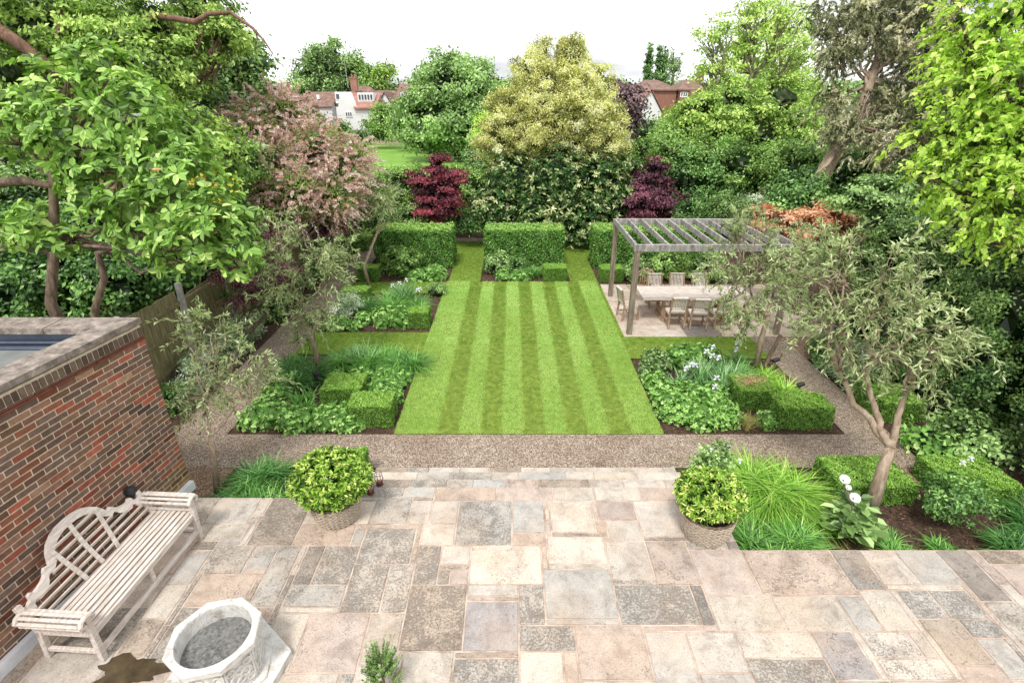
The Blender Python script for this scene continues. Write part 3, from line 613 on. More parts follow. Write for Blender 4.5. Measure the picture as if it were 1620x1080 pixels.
# ------------------------------------------------------------ dining table and chairs
tb = thing('dining_table', 'long pale teak dining table on trestle legs under the pergola', 'table', (5.05, 13.88, .016))
mb = MB(); hw, hd = 1.5, .48
for i in range(9): y = -hd+.02+i*(2*hd-.04)/9; mb.box((-hw+.09, y+.003, .715), (hw-.09, y+(2*hd-.04)/9-.003, .74), None, .003)
for x in (-.55, .35): mb.box((x, -hd+.01, .713), (x+.08, hd-.01, .742), None, .003)
for s in (-1, 1): mb.box((min(s*hw, s*(hw-.09)), -hd, .712), (max(s*hw, s*(hw-.09)), hd, .743), None, .004); mb.box((-hw+.02, s*hd-.02, .66), (hw-.02, s*hd+.02, .711))
mb.build('tabletop', M['teak_grey'], tb)
for sx in (-1, 1):
    for sy in (-1, 1): MB().bar((sx*.85, sy*.30, 0), (sx*.85, sy*.28, .70), .085, .085).build('leg', M['teak'], tb)
    MB().box((sx*.85-.05, -.40, .0), (sx*.85+.05, .40, .05), None, .005).build('foot', M['teak'], tb)
mb = MB(); mb.bar((-.85, 0, .22), (.85, 0, .22), .05, .08)
for sx in (-1, 1): mb.bar((sx*.85, -.28, .22), (sx*.85, .28, .22), .05, .08)
mb.build('stretcher', M['teak'], tb)
def dining_chair():
    t = thing('dining_chair', 'x', 'chair')   # faces +y, origin on the floor
    mb = MB()
    for i in range(7): y = .21-i*.062; mb.box((-.21, y-.046, .42-.006*math.sin(i*.5)), (.21, y, .438-.006*math.sin(i*.5)), None, .003)
    mb.box((-.215, .195, .37), (.215, .22, .42)); mb.box((-.22, -.22, .37), (-.195, .2, .418)); mb.box((.195, -.22, .37), (.22, .2, .418)); mb.build('seat', M['teak_grey'], t)
    for sx in (-1, 1):
        MB().bar((sx*.21, .20, 0), (sx*.21, .20, .42), .042, .042).build('leg', M['teak'], t)
        mb = MB(); mb.bar((sx*.21, -.26, 0), (sx*.21, -.215, .42), .04, .045); mb.bar((sx*.21, -.215, .41), (sx*.21, -.33, .92), .04, .042); mb.build('leg', M['teak'], t)
    mb = MB()
    def q(x, z): return (x, -.215-.225*(z-.41), z)
    mb.bar(q(-.21, .90), q(.21, .90), .03, .07, .004, (0, 1, .2)); mb.bar(q(-.20, .50), q(.20, .50), .025, .05, .004, (0, 1, .2))
    for i in range(9): x = -.168+i*.042; mb.bar(q(x, .51), q(x, .88), .026, .012, .002, (0, 1, 0))
    mb.build('backrest', M['teak_grey'], t)
    mb = MB(); mb.bar((-.21, -.02, .16), (.21, -.02, .16), .02, .035)
    for sx in (-1, 1): mb.bar((sx*.21, -.24, .16), (sx*.21, .20, .16), .02, .035)
    mb.build('stretcher', M['teak'], t); return t
ch0 = dining_chair()
spots = [(4.42, 13.22, 0, 'slatted teak chair with its back to the lawn, nearest the left end of the table'), (5.0, 13.12, R(-6), 'slatted teak chair on the near side, second from the left end of the table'),
         (5.62, 13.17, R(4), 'slatted teak chair on the near side, third from the left end, behind olive branches'),
         (4.25, 14.66, R(180), 'slatted teak chair on the hedge side, nearest the left end of the table'), (4.92, 14.7, R(178), 'slatted teak chair on the hedge side, second from the left end of the table'),
         (5.6, 14.68, R(183), 'slatted teak chair on the hedge side, third from the left, half hidden'),
         (3.28, 13.75, R(-80), 'slatted teak chair at the left end of the table behind the pergola post'), (6.75, 13.6, R(95), 'slatted teak chair at the right end of the table behind the olive')]
for i, (x, y, a, lb) in enumerate(spots):
    c = ch0 if i == 0 else copy_tree(ch0)
    c.location = (x, y, .016); c.rotation_euler = (0, 0, a); tag(c, lb, 'chair', 'teak chairs round the dining table')
rc = thing('folding_armchair', 'round topped teak armchair standing askew behind the left end of the table', 'chair', (3.98, 15.15, .016), R(150))
mb = MB()
for i in range(6): y = .22-i*.075; mb.box((-.24, y-.055, .40), (.24, y, .42), None, .003)
mb.build('seat', M['teak'], rc); mb = MB(); arc = [(.26*math.cos(t), -.25-.05*math.sin(t), .70+.22*math.sin(t)) for t in np.linspace(0, math.pi, 11)]
mb.tube([(.26, -.22, .40)]+arc+[(-.26, -.22, .40)], .02, 8)
for i in range(6): x = -.17+i*.068; mb.bar((x, -.22, .42), (x, -.28, .70+.2*math.sqrt(1-(x/.26)**2)), .03, .012, .002, (0, 1, 0))
mb.build('backrest', M['teak'], rc)
for sx in (-1, 1):
    MB().bar((sx*.25, -.24, 0), (sx*.25, .20, .62), .035, .03).build('leg', M['teak'], rc); MB().bar((sx*.22, .24, 0), (sx*.22, -.22, .42), .035, .03).build('leg', M['teak'], rc)
    MB().bar((sx*.26, -.24, .63), (sx*.26, .24, .64), .05, .025).build('armrest', M['teak'], rc)
# ------------------------------------------------------------ vegetation
def LM(name, a, b, c, d, rough=.5, trans=.25, spec=.45, gain=1.45, tw=(1.1, 1.25, .6)):
    q = lambda s, k, w: tuple(u*k+w for u in s)
    return leafmat(name, [(0, q(a, .45, 0)), (.26, q(b, .75, .002)), (.6, q(c, 1.08, .012)), (1, q(d, 1.25, .03))], rough, trans, spec, tw, gain)
M['bark'] = nmat('bark', [(.3, (.07, .05, .035)), (.5, (.16, .115, .08)), (.7, (.28, .21, .15))], 6, .9, .8, 18, stretch=(3, 3, .6))
M['bark_pale'] = nmat('pale_bark', [(.3, (.18, .13, .09)), (.5, (.33, .25, .18)), (.7, (.48, .40, .31))], 6, .9, .7, 20, stretch=(3, 3, .7))
M['bark_red'] = nmat('red_bark', [(.3, (.09, .05, .035)), (.5, (.19, .11, .075)), (.7, (.32, .20, .14))], 4, .9, 1.0, 14, stretch=(4, 4, .4))
M['bark_green'] = nmat('green_bark', [(.3, (.08, .08, .045)), (.5, (.17, .16, .09)), (.7, (.27, .25, .16))], 6, .9, .6, 20)
M['magnolia'] = LM('magnolia_leaf', (.03, .08, .012), (.10, .20, .03), (.20, .36, .06), (.42, .58, .17), .45, gain=1.25)
M['gold'] = LM('golden_leaf', (.05, .09, .015), (.14, .25, .04), (.26, .40, .07), (.44, .54, .15), gain=1.2)
M['mid'] = LM('green_leaf', (.03, .07, .012), (.085, .16, .04), (.17, .28, .08), (.32, .44, .17), .45, gain=1.35)
M['bright'] = LM('bright_leaf', (.04, .10, .015), (.12, .24, .04), (.23, .38, .08), (.40, .56, .19), gain=1.15)
M['lime'] = LM('lime_leaf', (.10, .20, .015), (.27, .46, .04), (.48, .68, .09), (.74, .84, .24), .45, .42, gain=1.1)
M['dark'] = LM('dark_leaf', (.012, .035, .008), (.028, .075, .014), (.065, .15, .028), (.16, .28, .07), .35, gain=1.7)
M['ivy'] = LM('ivy_leaf', (.010, .028, .006), (.026, .066, .012), (.055, .125, .022), (.17, .25, .06), .35, .15, gain=1.6)
M['conifer'] = LM('conifer_leaf', (.008, .018, .010), (.015, .035, .018), (.03, .06, .03), (.07, .11, .06), .6, .1)
M['box'] = LM('box_leaf', (.020, .055, .006), (.07, .17, .02), (.17, .33, .04), (.36, .54, .10), .42, gain=1.35)
M['hornbeam'] = LM('hornbeam_leaf', (.02, .06, .01), (.06, .16, .025), (.14, .31, .05), (.42, .62, .16), .42)
M['olive'] = LM('olive_leaf', (.11, .16, .05), (.25, .33, .13), (.38, .46, .22), (.56, .62, .38), .5, .3, gain=1.0)
M['silver'] = LM('silver_leaf', (.07, .12, .06), (.15, .23, .12), (.27, .36, .20), (.52, .60, .40), .55, .2)
M['pink'] = LM('tamarisk_plume', (.72, .42, .35), (.82, .53, .45), (.85, .61, .54), (.85, .70, .63), .8, .35, gain=1, tw=(1.05, .9, .82))
M['tam_green'] = LM('tamarisk_green', (.06, .09, .02), (.12, .17, .04), (.20, .27, .07), (.30, .38, .12), .7, .3)
M['maple'] = LM('red_maple_leaf', (.030, .004, .010), (.075, .010, .022), (.15, .022, .040), (.34, .05, .07), .45, .35)
M['maple2'] = LM('purple_maple_leaf', (.020, .005, .010), (.055, .012, .024), (.11, .028, .05), (.24, .07, .11), .45, .3)
M['plum'] = LM('plum_leaf', (.025, .012, .018), (.05, .028, .036), (.10, .055, .065), (.20, .13, .14), .5, .2)
M['varieg'] = LM('variegated_leaf', (.17, .20, .05), (.42, .44, .12), (.72, .69, .28), (.85, .83, .50), .45, .35, gain=1.05)
M['laurel'] = leafmat('spotted_laurel_leaf', [(0, (.012, .04, .008)), (.4, (.035, .10, .02)), (.6, (.08, .19, .04)), (.72, (.42, .48, .20)), (1, (.68, .70, .40))], .35, .2)
M['yellow'] = LM('azalea_leaf', (.20, .12, .01), (.45, .30, .03), (.62, .48, .06), (.75, .62, .15))
M['orange'] = LM('orange_acer_leaf', (.42, .17, .08), (.70, .34, .18), (.82, .48, .30), (.85, .64, .46), .6, .4, gain=1.05, tw=(1.1, .8, .6))
M['euca'] = LM('eucalyptus_leaf', (.06, .075, .03), (.14, .165, .08), (.26, .26, .14), (.56, .42, .32), .5, .25, gain=1.45)
M['strap'] = LM('strap_leaf', (.03, .09, .012), (.07, .20, .03), (.14, .33, .06), (.30, .50, .14), .4, .3)
M['strap_lime'] = LM('lime_grass_leaf', (.06, .14, .012), (.14, .30, .03), (.26, .46, .06), (.45, .62, .16), .4, .35)
M['strap_dark'] = LM('dark_strap_leaf', (.015, .05, .01), (.035, .11, .02), (.07, .20, .04), (.16, .32, .09), .4, .25)
M['iris'] = LM('iris_leaf', (.05, .12, .04), (.11, .24, .09), (.20, .37, .15), (.38, .54, .28), .45, .3)
M['tan'] = LM('tan_grass', (.15, .14, .04), (.27, .26, .08), (.42, .36, .13), (.55, .45, .22), .7)
M['geran'] = LM('geranium_leaf', (.05, .13, .02), (.12, .27, .045), (.21, .40, .08), (.36, .57, .18), .5, gain=1.4)
M['potleaf'] = LM('glossy_pot_leaf', (.03, .09, .010), (.09, .20, .018), (.22, .38, .04), (.52, .66, .15), .3, .25)
M['white'] = leafmat('white_petal', [(0, (.72, .74, .78)), (1, (.9, .9, .92))], .5, .3, tw=(1, 1, 1))
M['palewhite'] = leafmat('iris_petal', [(0, (.72, .75, .88)), (1, (.9, .9, .95))], .5, .3, tw=(1, 1, 1))
M['pinkpetal'] = leafmat('pink_petal', [(0, (.75, .25, .15)), (1, (.9, .6, .5))], .5, .3)
M['black'] = nmat('black_metal', [(.3, (.015, .015, .017)), (.7, (.04, .04, .045))], 8, .5, .1)
M['rust'] = nmat('rusty_metal', [(.3, (.07, .03, .02)), (.7, (.20, .09, .06))], 18, .8, .3, metal=.3)

def B(px, py, D, r, ry=1.0, rz=1.0): s = r*D/FPX; return (P(px, py, D), A(s, s*ry, s*rz))
def BW(x, y, z, r, ry=None, rz=None): return (A(x, y, z), A(r, ry or r, rz or r))
def tree(name, label, cat, base, tr, r0, blobs, leaf, bark='bark', L=.12, W=None, cover=2.0, clump=.4, group=None, limbs=True, rt=.45, rl=.3, nsub=5, start=.45, **kw):
    t = thing(name, label, cat, base, 0, group); tr = [A(*base)]+[np.asarray(p, float) for p in tr]
    trunk_mesh(t, tr, r0, blobs if limbs else blobs[:1], M[bark], rt=rt, rl=rl, nsub=nsub, start=start)
    foliage('crown', blobs, M[leaf], t, L, W, cover, clump, **kw); return t
def shrub(name, label, cat, blobs, leaf, L, W=None, cover=2.2, clump=.3, group=None, **kw):
    c = np.mean([b[0] for b in blobs], 0); o = foliage(name, blobs, M[leaf], None, L, W, cover, clump, **kw); return tag(o, label, cat, group)
def rshrub(name, label, cat, blobs, leaf, L, W, k=6, clump=.2, cover=1.0, corek=.7, group=None, parent=None, dens=1.0, cv=.0, **kw):
    C, O = blob_clumps(blobs, clump, dens*cover, jit=.35, keep=.6); ex = core(blobs, corek, v0=cv) if corek else None
    o = rosettes(name, C, O, M[leaf], parent, L, W, k, ex=ex, **kw)
    if label: tag(o, label, cat, group)
    return o

# ---- near left: magnolia over the outbuilding
mg = thing('magnolia_tree', 'large leaved bright green magnolia spreading above the flat roof of the brick outbuilding', 'tree', (-7.7, 8.5, 0))
mb_ = [B(110, 145, 8.2, 62), B(175, 120, 8.4, 50), B(215, 190, 8.2, 68), B(130, 215, 8.0, 60), B(55, 190, 8.2, 40), B(20, 215, 8.2, 40), B(270, 235, 8.2, 62), B(180, 290, 8.1, 70), B(300, 305, 8.0, 66),
       B(345, 365, 7.8, 58), B(285, 390, 7.8, 55, 1, .7), B(225, 345, 8.0, 60), B(110, 375, 8.4, 34, 1, .5), B(60, 335, 8.5, 34, 1, .5), B(40, 360, 8.6, 50, 1, .5), B(375, 410, 7.8, 34, 1, .8)]
mb = MB(); t0 = [(-7.7, 8.5, 0), tuple(P(80, 480, 8.7)), tuple(P(86, 380, 8.6)), tuple(P(84, 280, 8.4)), tuple(P(90, 200, 8.3)), tuple(P(105, 130, 8.3))]
mb.tube(t0, [.13, .085, .075, .06, .045, .02], 9)
mb.tube([(-7.7, 8.5, .2), tuple(P(150, 490, 8.6)), tuple(P(165, 440, 8.5)), tuple(P(155, 400, 8.4)), tuple(P(200, 385, 8.3)), tuple(P(290, 340, 8.1))], [.09, .06, .055, .05, .035, .02], 8)
mb.tube([tuple(P(-20, 290, 8.6)), tuple(P(40, 286, 8.5)), tuple(P(84, 295, 8.4))], [.08, .07, .05], 8); mb.tube([tuple(P(-20, 395, 8.9)), tuple(P(30, 388, 8.8)), tuple(P(84, 400, 8.6))], [.09, .075, .05], 8)
for c, r in mb_:
    s = t0[2] if c[2] < t0[3][2] else t0[3]; q = limb(s, c, .1); mb.tube(q, list(np.linspace(.04, .012, 7)), 6)
    for k in range(7): mb.tube(limb(q[5], c+rnd(1)[0]*r*.9, .05, 4), [.014, .01, .008, .004], 4)
mb.build('trunk', M['bark'], mg, smooth=True, world=True)
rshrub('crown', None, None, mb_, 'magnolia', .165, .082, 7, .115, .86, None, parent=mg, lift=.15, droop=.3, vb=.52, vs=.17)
for (px, py, D) in ((248, 272, 7.3), (190, 112, 7.9), (218, 185, 7.6)):
    n = 7; a = np.arange(n)*.9; N = np.stack([np.cos(a), np.sin(a), .7+0*a], 1); p = np.tile(P(px, py, D), (n, 1))
    leaves('flower', p, nrm(N), nrm(np.stack([-np.cos(a)*.5, -np.sin(a)*.5, 1+0*a], 1)), .09, .05, rng.random(n), M['pinkpetal' if px == 248 else 'white'], mg, T_OVAL)

# ---- left middle distance
gb = [B(60, 40, 13, 85), B(150, 20, 13.5, 75), B(240, 40, 13.5, 75), B(310, 15, 13.5, 60), B(350, 60, 13.5, 38, 1, .7), B(20, 120, 12.5, 50), B(180, 90, 13, 65), B(260, 110, 13, 55), B(240, 170, 12.5, 60), B(310, 210, 12.5, 50), B(20, 190, 12.5, 55), B(230, 235, 12, 50), B(330, 250, 12.3, 40)]
t = tree('locust_tree', 'tall golden green tree with a thick red brown trunk behind the magnolia', 'tree', (-9.4, 12.9, 0), [P(236, 470, 13.4), P(212, 400, 13.3), P(165, 250, 13.3), P(150, 150, 13.4), P(160, 70, 13.5)], .30, gb, 'gold', 'bark_red', .13, .065, 1.8, .32, corek=.3, jit=.45, spread=.45, flat=.35, nsub=5, rl=.35, start=.4)
mb = MB(); mb.tube([P(-30, 30, 12), P(20, 62, 12), P(70, 98, 12.4), P(150, 160, 13)], [.17, .15, .13, .1], 8); mb.tube([P(150, 95, 13), P(200, 40, 12.8), P(250, 25, 12.6), P(310, 35, 12.5), P(330, 22, 12.5), P(365, 20, 12.5), P(400, 45, 12.5), P(418, 65, 12.5), P(432, 86, 12.5)], [.12, .09, .075, .07, .055, .045, .035, .022, .012], 7)
mb.tube([P(404, 50, 12.5), P(408, 62, 12.6), P(402, 78, 12.7)], [.02, .014, .006], 5); mb.tube([P(90, -20, 12.6), P(100, 20, 12.6), P(88, 60, 12.5), P(120, 90, 12.6)], [.06, .06, .05, .04], 6)
mb.build('limb', M['bark_red'], t, smooth=True, world=True)
tree('whitebeam_tree', 'dense mid green broadleaf tree left of the sky, behind the golden tree', 'tree', (-10, 18, 0), [P(290, 230, 17.5), P(292, 140, 17.5)], .22, [B(330, 110, 17.5, 60), B(380, 110, 17.5, 34), B(400, 150, 17.5, 32, 1, .8), B(345, 170, 17, 60), B(300, 190, 17, 55), B(375, 215, 17, 48), B(300, 70, 18, 50), B(410, 190, 17, 26), B(408, 95, 17.5, 16), B(392, 60, 17.5, 14)], 'mid', 'bark_pale', .17, .10, 1.7, .38, jit=.4, corek=.55, nsub=4)
tree('conifer_tree', 'almost black green conifer glimpsed at the top left edge', 'tree', (-20, 20, 0), [P(10, 150, 22)], .4, [B(10, 60, 22, 90), B(60, 90, 22, 60), B(-10, 160, 21, 90)], 'conifer', 'bark_red', .2, .08, 1.8, .6)
shrub('laurel_hedge', 'dark evergreen understorey seen just above the flat roof beyond the magnolia stems', 'hedge', [B(30, 455, 11.5, 62), B(110, 450, 11.5, 58), B(190, 445, 11.5, 52), B(255, 425, 12, 45), B(-40, 440, 11.5, 70), B(60, 390, 12.5, 70), B(160, 380, 12.5, 60), B(280, 400, 12.5, 50), B(330, 420, 13, 45)], 'dark', .12, .07, 1.8, .3)
shrub('neighbour_thicket', 'shadowed green shrubs far behind the magnolia trunk at the left edge', 'shrub', [B(35, 335, 15, 62), B(-40, 310, 15, 60), B(115, 330, 15.5, 55), B(60, 270, 16, 60)], 'mid', .14, .08, 1.7, .4)
shrub('yellow_azalea', 'small golden yellow azalea between the magnolia and the pink tamarisk', 'shrub', [B(325, 285, 11.3, 22), B(350, 310, 11.3, 24), B(340, 330, 11.2, 18)], 'yellow', .08, .045, 1.4, .2, corek=.4)
tree('hazel_bush', 'mid green leafy bush under the golden tree, left of the pink tamarisk', 'shrub', (-7.6, 13.2, 0), [P(340, 350, 12.8)], .07, [B(350, 270, 13, 42), B(290, 290, 12.5, 50), B(370, 330, 12.8, 38), B(320, 340, 12, 45), B(390, 260, 13.5, 30)], 'bright', 'bark', .10, .055, 1.7, .28, corek=.55)
# tamarisk: feathery plumes over a green crown
tm = thing('tamarisk_tree', 'feathery pink flowering tamarisk spilling over the left boundary fence', 'tree', (-7.7, 15.4, 0))
tbk = [B(440, 190, 16, 42), B(458, 176, 16, 24), B(496, 242, 15.5, 46), B(545, 270, 15.5, 34), B(430, 270, 14.8, 46), B(400, 215, 15, 34), B(470, 310, 14.6, 44), B(410, 320, 14.4, 34), B(525, 310, 15, 36), B(395, 180, 16, 22), B(560, 250, 16, 22)]
trunk_mesh(tm, [A(-7.7, 15.4, 0), P(455, 400, 14.6), P(460, 320, 15)], .12, tbk, M['bark'], nsub=5, rl=.4)
foliage('crown', tbk, M['tam_green'], tm, .09, .025, .5, .3, corek=.5, jit=.3)
C, O = blob_clumps(tbk, .17, 2.6, jit=.45, keep=.62); Pt, tp, nr_, ln = sprays(C, O*A(1, 1, .6)+A(0, 0, .35)+rng.normal(size=C.shape)*.35, .55, 34, .35, side=1.2)
leaves('plume', Pt, tp, nr_, .065, .045, np.repeat(.5+rng.normal(size=len(C))*.2, 34)+rng.normal(size=len(Pt))*.15, M['pink'], tm)
twigs('branches', ln, .006, M['bark'], tm)
def acer(name, label, blobs, leaf, base, L=.11, cover=1.5, flat=.18, jit=.55, clump=.34, bark='bark', **kw):
    return tree(name, label, 'tree', base, [blobs[0][0]*A(1, 1, .5)+A(0, 0, 0)], .07, blobs, leaf, bark, L, L*.5, cover, clump, flat=flat, jit=jit, corek=kw.pop('corek', .5), spread=.35, nsub=4, **kw)
acer('purple_acer', 'low purple leaved acer below the tamarisk near the fence post', [B(505, 340, 16.5, 30), B(520, 355, 16.5, 24), B(485, 350, 16.5, 22)], 'maple2', tuple(G(508, 400, 0)*A(1, 1, 1)))
acer('bronze_acer', 'wispy brownish purple acer behind the largest left olive', [B(415, 440, 12.6, 32), B(440, 420, 13, 28), B(390, 455, 12.2, 30), B(435, 380, 13.5, 28), B(370, 445, 12, 24)], 'maple2', (-6.95, 11.6, 0), .06, .7, corek=None)
shrub('boundary_shrub', 'rounded green shrub growing right of the tamarisk at the fence end', 'shrub', [B(545, 315, 18, 36), B(520, 300, 18.5, 30), B(560, 340, 19, 28), B(590, 335, 20, 26)], 'mid', .12, .06, 1.8, .3)

# left boundary fence: panels and posts
M['fence'] = nmat('mossy_fence', [(.3, (.11, .10, .05)), (.5, (.22, .19, .10)), (.7, (.34, .29, .18))], 4, .9, .5, 20, stretch=(6, 6, .7), spec=.15)
M['concrete'] = nmat('concrete_post', [(.3, (.26, .25, .23)), (.7, (.50, .48, .45))], 6, .9, .3)
fn = thing('boundary_fence', 'mossy vertical board fence with concrete posts along the left border', 'fence', (-7.25, 8.0, 0)); yy = 6.9; k = 0
while yy < 22.5:
    mb = MB(); dz = .06*float(rng.normal()); ti = .02*float(rng.normal())
    for i in range(14): mb.box((-7.27, yy+.06+i*.128, .05), (-7.25-.006*(i % 2), yy+.06+i*.128+.12, 1.80+dz+.012*float(rng.normal())+ti*i*.3), None, .002)
    for z in (.4, 1.1, 1.6): mb.box((-7.248, yy+.06, z), (-7.21, yy+1.86, z+.07))
    mb.build('panel', M['fence'], fn, world=True)
    lean = .05*float(rng.normal()); MB().bar((-7.25, yy, 0), (-7.25+lean, yy+lean, 2.05), .1, .1).build('post', M['concrete'], fn, world=True); yy += 1.92

# ---- olives: multi-stemmed, thin silvery crowns on bare branches
def olive(label, base, tr, r0, blobs, ntw, leaf='olive', L=.062, k=16, ln=.34):
    L = L*1.45; ntw = int(ntw*(.33 if ntw > 1000 else (.40 if base[0] < 0 else .44)))
    t = thing('olive_tree', label, 'olive tree', base, 0, 'olive trees in the garden beds'); tr = [A(*base)]+[np.asarray(p, float) for p in tr]
    mb = MB(); mb.tube(tr, [r0*(1.15-.35*i/(len(tr)-1)) for i in range(len(tr))], 9); tips = []; dirs = []; fork = tr[-1]
    bx = sorted(range(len(blobs)), key=lambda i: blobs[i][0][0]); ng = 3 if len(blobs) > 6 else 2; grp = {}
    for k_, i in enumerate(bx): grp.setdefault(k_*ng//len(bx), []).append(i)
    sub = {}
    for k_, ids in grp.items():
        m_ = np.mean([blobs[i][0] for i in ids], 0); e = fork+(m_-fork)*A(.62, .62, .42)+rng.normal(size=3)*.05; q = limb(fork, e, .12, 9, .022); mb.tube(q, list(np.linspace(r0*.66, r0*.42, 9)), 8)
        for i in ids: sub[i] = e
    for i_, (c, r) in enumerate(blobs):
        q = limb(sub[i_], c, .10, 8, .07); mb.tube(q, list(np.linspace(r0*.38, r0*.14, 8)), 7)
        for s in range(4):
            e = c+rnd(1)[0]*r*.9; s0 = q[3+int(rng.integers(5))]; w = limb(s0, e, -.05 if rng.random() < .5 else .12, 7, .09); mb.tube(w, list(np.linspace(r0*.17, r0*.05, 7)), 5)
            for z in range(3): w2 = limb(w[2+int(rng.integers(4))], e+rnd(1)[0]*r*.55, .1, 5, .09); mb.tube(w2, list(np.linspace(r0*.07, .002, 5)), 4); tips += [w2[-1], w2[-2], w2[-3]]
            tips += [e, w[-2], w[-3], w[-4]]
    mb.build('trunk', M['bark_pale'], t, smooth=True, world=True); tips = np.array(tips)
    cs = tips[rng.integers(len(tips), size=ntw)]+rng.normal(size=(ntw, 3))*.05; ctr = np.mean([b[0] for b in blobs], 0)
    d = nrm(cs-ctr)*.6+rng.normal(size=(ntw, 3))*.7+A(0, 0, .15); Pt, tp, nn, l = sprays(cs, d, ln, k, .3)
    tp = nrm(tp+rng.normal(size=tp.shape)*.45); leaves('crown', Pt, tp, nrm(nn+A(0, 0, .6)), L*(.7+.6*rng.random(len(Pt))), L*.27, np.repeat(.48+rng.normal(size=ntw)*.2, k)+rng.normal(size=len(Pt))*.2, M[leaf], t)
    twigs('branches', l, .0035, M['bark_pale'], t); return t
olive('spindly young olive tree by the brick corner, its sparse crown against the gravel', (-4.62, 6.42, 0), [P(338, 720, 8.0), P(333, 690, 7.9)], .042, [B(300, 560, 7.7, 50), B(365, 560, 8, 48), B(290, 620, 7.6, 38), B(355, 625, 7.9, 40), B(410, 590, 8, 32), B(335, 520, 8, 32)], 420)
olive('tall silvery olive on a slim trunk beside the black bollard light', (-4.37, 10.5, 0), [P(498, 550, 11.6), P(492, 530, 11.4)], .05, [B(455, 400, 11, 50), B(500, 420, 11, 45), B(430, 440, 11, 38), B(480, 470, 11, 42), B(520, 395, 11.2, 34), B(440, 360, 11, 34), B(470, 500, 11.2, 26)], 800, L=.07)
olive('small distant olive standing in front of the left clipped hedge block', (-4.55, 15.95, 0), [P(576, 420, 16.3), P(596, 370, 16.4)], .05, [B(604, 295, 16.3, 26), B(598, 325, 16.3, 22), B(618, 320, 16.3, 18)], 230, L=.085, ln=.4)
olive('big spreading olive with a forked pale trunk, nearest the right front corner', (5.36, 6.03, 0), [P(1388, 770, 7.6), P(1398, 735, 7.5), P(1410, 708, 7.45)], .085, [B(1400, 430, 7.1, 66), B(1335, 450, 7.2, 55), B(1460, 470, 7.0, 58), B(1300, 500, 7.3, 42), B(1390, 520, 7.2, 60), B(1290, 410, 7.4, 40), B(1500, 540, 7.0, 38), B(1440, 570, 7.2, 44), B(1350, 560, 7.4, 40), B(1345, 395, 7.2, 38)], 1150, L=.066)
olive('wide low olive tied to a dark stake beside the right gravel path', (5.53, 10.5, 0), [P(1203, 540, 11.5), P(1215, 500, 11.3)], .06, [B(1180, 420, 11, 48), B(1230, 395, 11, 46), B(1145, 470, 11, 36), B(1265, 440, 11, 44), B(1220, 460, 11, 42), B(1200, 360, 11, 32), B(1170, 355, 11, 24), B(1140, 420, 11, 32), B(1170, 520, 11.4, 26)], 820, L=.07)
MB().bar((5.62, 10.45, 0), (5.85, 10.4, 1.0), .07, .07).build('x', M['bark'])
o = bpy.data.objects[-1] if False else [q for q in bpy.data.objects if q.name == 'x'][0]; o.name = 'tree_stake'; tag(o, 'short dark leaning stake against the olive trunk by the right path', 'stake')

# ---- clipped box, hedges
def boxleaf(name, label, cat, x0, y0, x1, y1, h, leaf='box', L=.025, cover=2.4, group=None, z0=0.0, rough=.012, top=.22, taper=.0, W=None):
    lx, ly = x1-x0, y1-y0; parts = [(lx*ly, 2), (lx*h, 0), (lx*h, 1), (ly*h, 3), (ly*h, 4)]; V = []; N = []; W = W or L*.6
    for a, f in parts:
        n = int(cover*a/(.5*L*W)); u, w = rng.random(n), rng.random(n); o = np.zeros((n, 3)); q = np.zeros((n, 3))
        if f == 2: o = np.stack([x0+lx*u, y0+ly*w, np.full(n, h)], 1); q[:, 2] = 1
        elif f < 2: o = np.stack([x0+lx*u, np.full(n, y0 if f == 0 else y1), h*w], 1); q[:, 1] = -1 if f == 0 else 1
        else: o = np.stack([np.full(n, x0 if f == 3 else x1), y0+ly*u, h*w], 1); q[:, 0] = -1 if f == 3 else 1
        V.append(o); N.append(q)
    V = np.vstack(V); N = np.vstack(N); n = len(V)
    bumpy = rough*1.5*(np.sin(V[:, 0]*9+V[:, 2]*7)*np.sin(V[:, 1]*8+1)+.6*np.sin(V[:, 0]*23+V[:, 1]*19))[:, None]
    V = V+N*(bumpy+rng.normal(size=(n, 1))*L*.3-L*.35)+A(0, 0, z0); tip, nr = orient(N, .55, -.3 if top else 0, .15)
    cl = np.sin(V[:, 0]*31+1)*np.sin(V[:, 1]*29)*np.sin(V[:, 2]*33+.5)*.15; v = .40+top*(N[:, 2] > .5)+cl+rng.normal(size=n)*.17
    mb = MB(); e = L*.9+rough; mb.box((x0+e, y0+e, z0+.04), (x1-e, y1-e, z0+h-e)); cv = np.array(mb.v); cf = np.array(mb.f)  # filler block in the darkest leaf tone, painting in the hedge's inner shade
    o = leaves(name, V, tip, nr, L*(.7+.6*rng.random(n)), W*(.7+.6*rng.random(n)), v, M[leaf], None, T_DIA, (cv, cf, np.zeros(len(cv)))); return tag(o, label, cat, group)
bg_ = 'clipped box blocks'
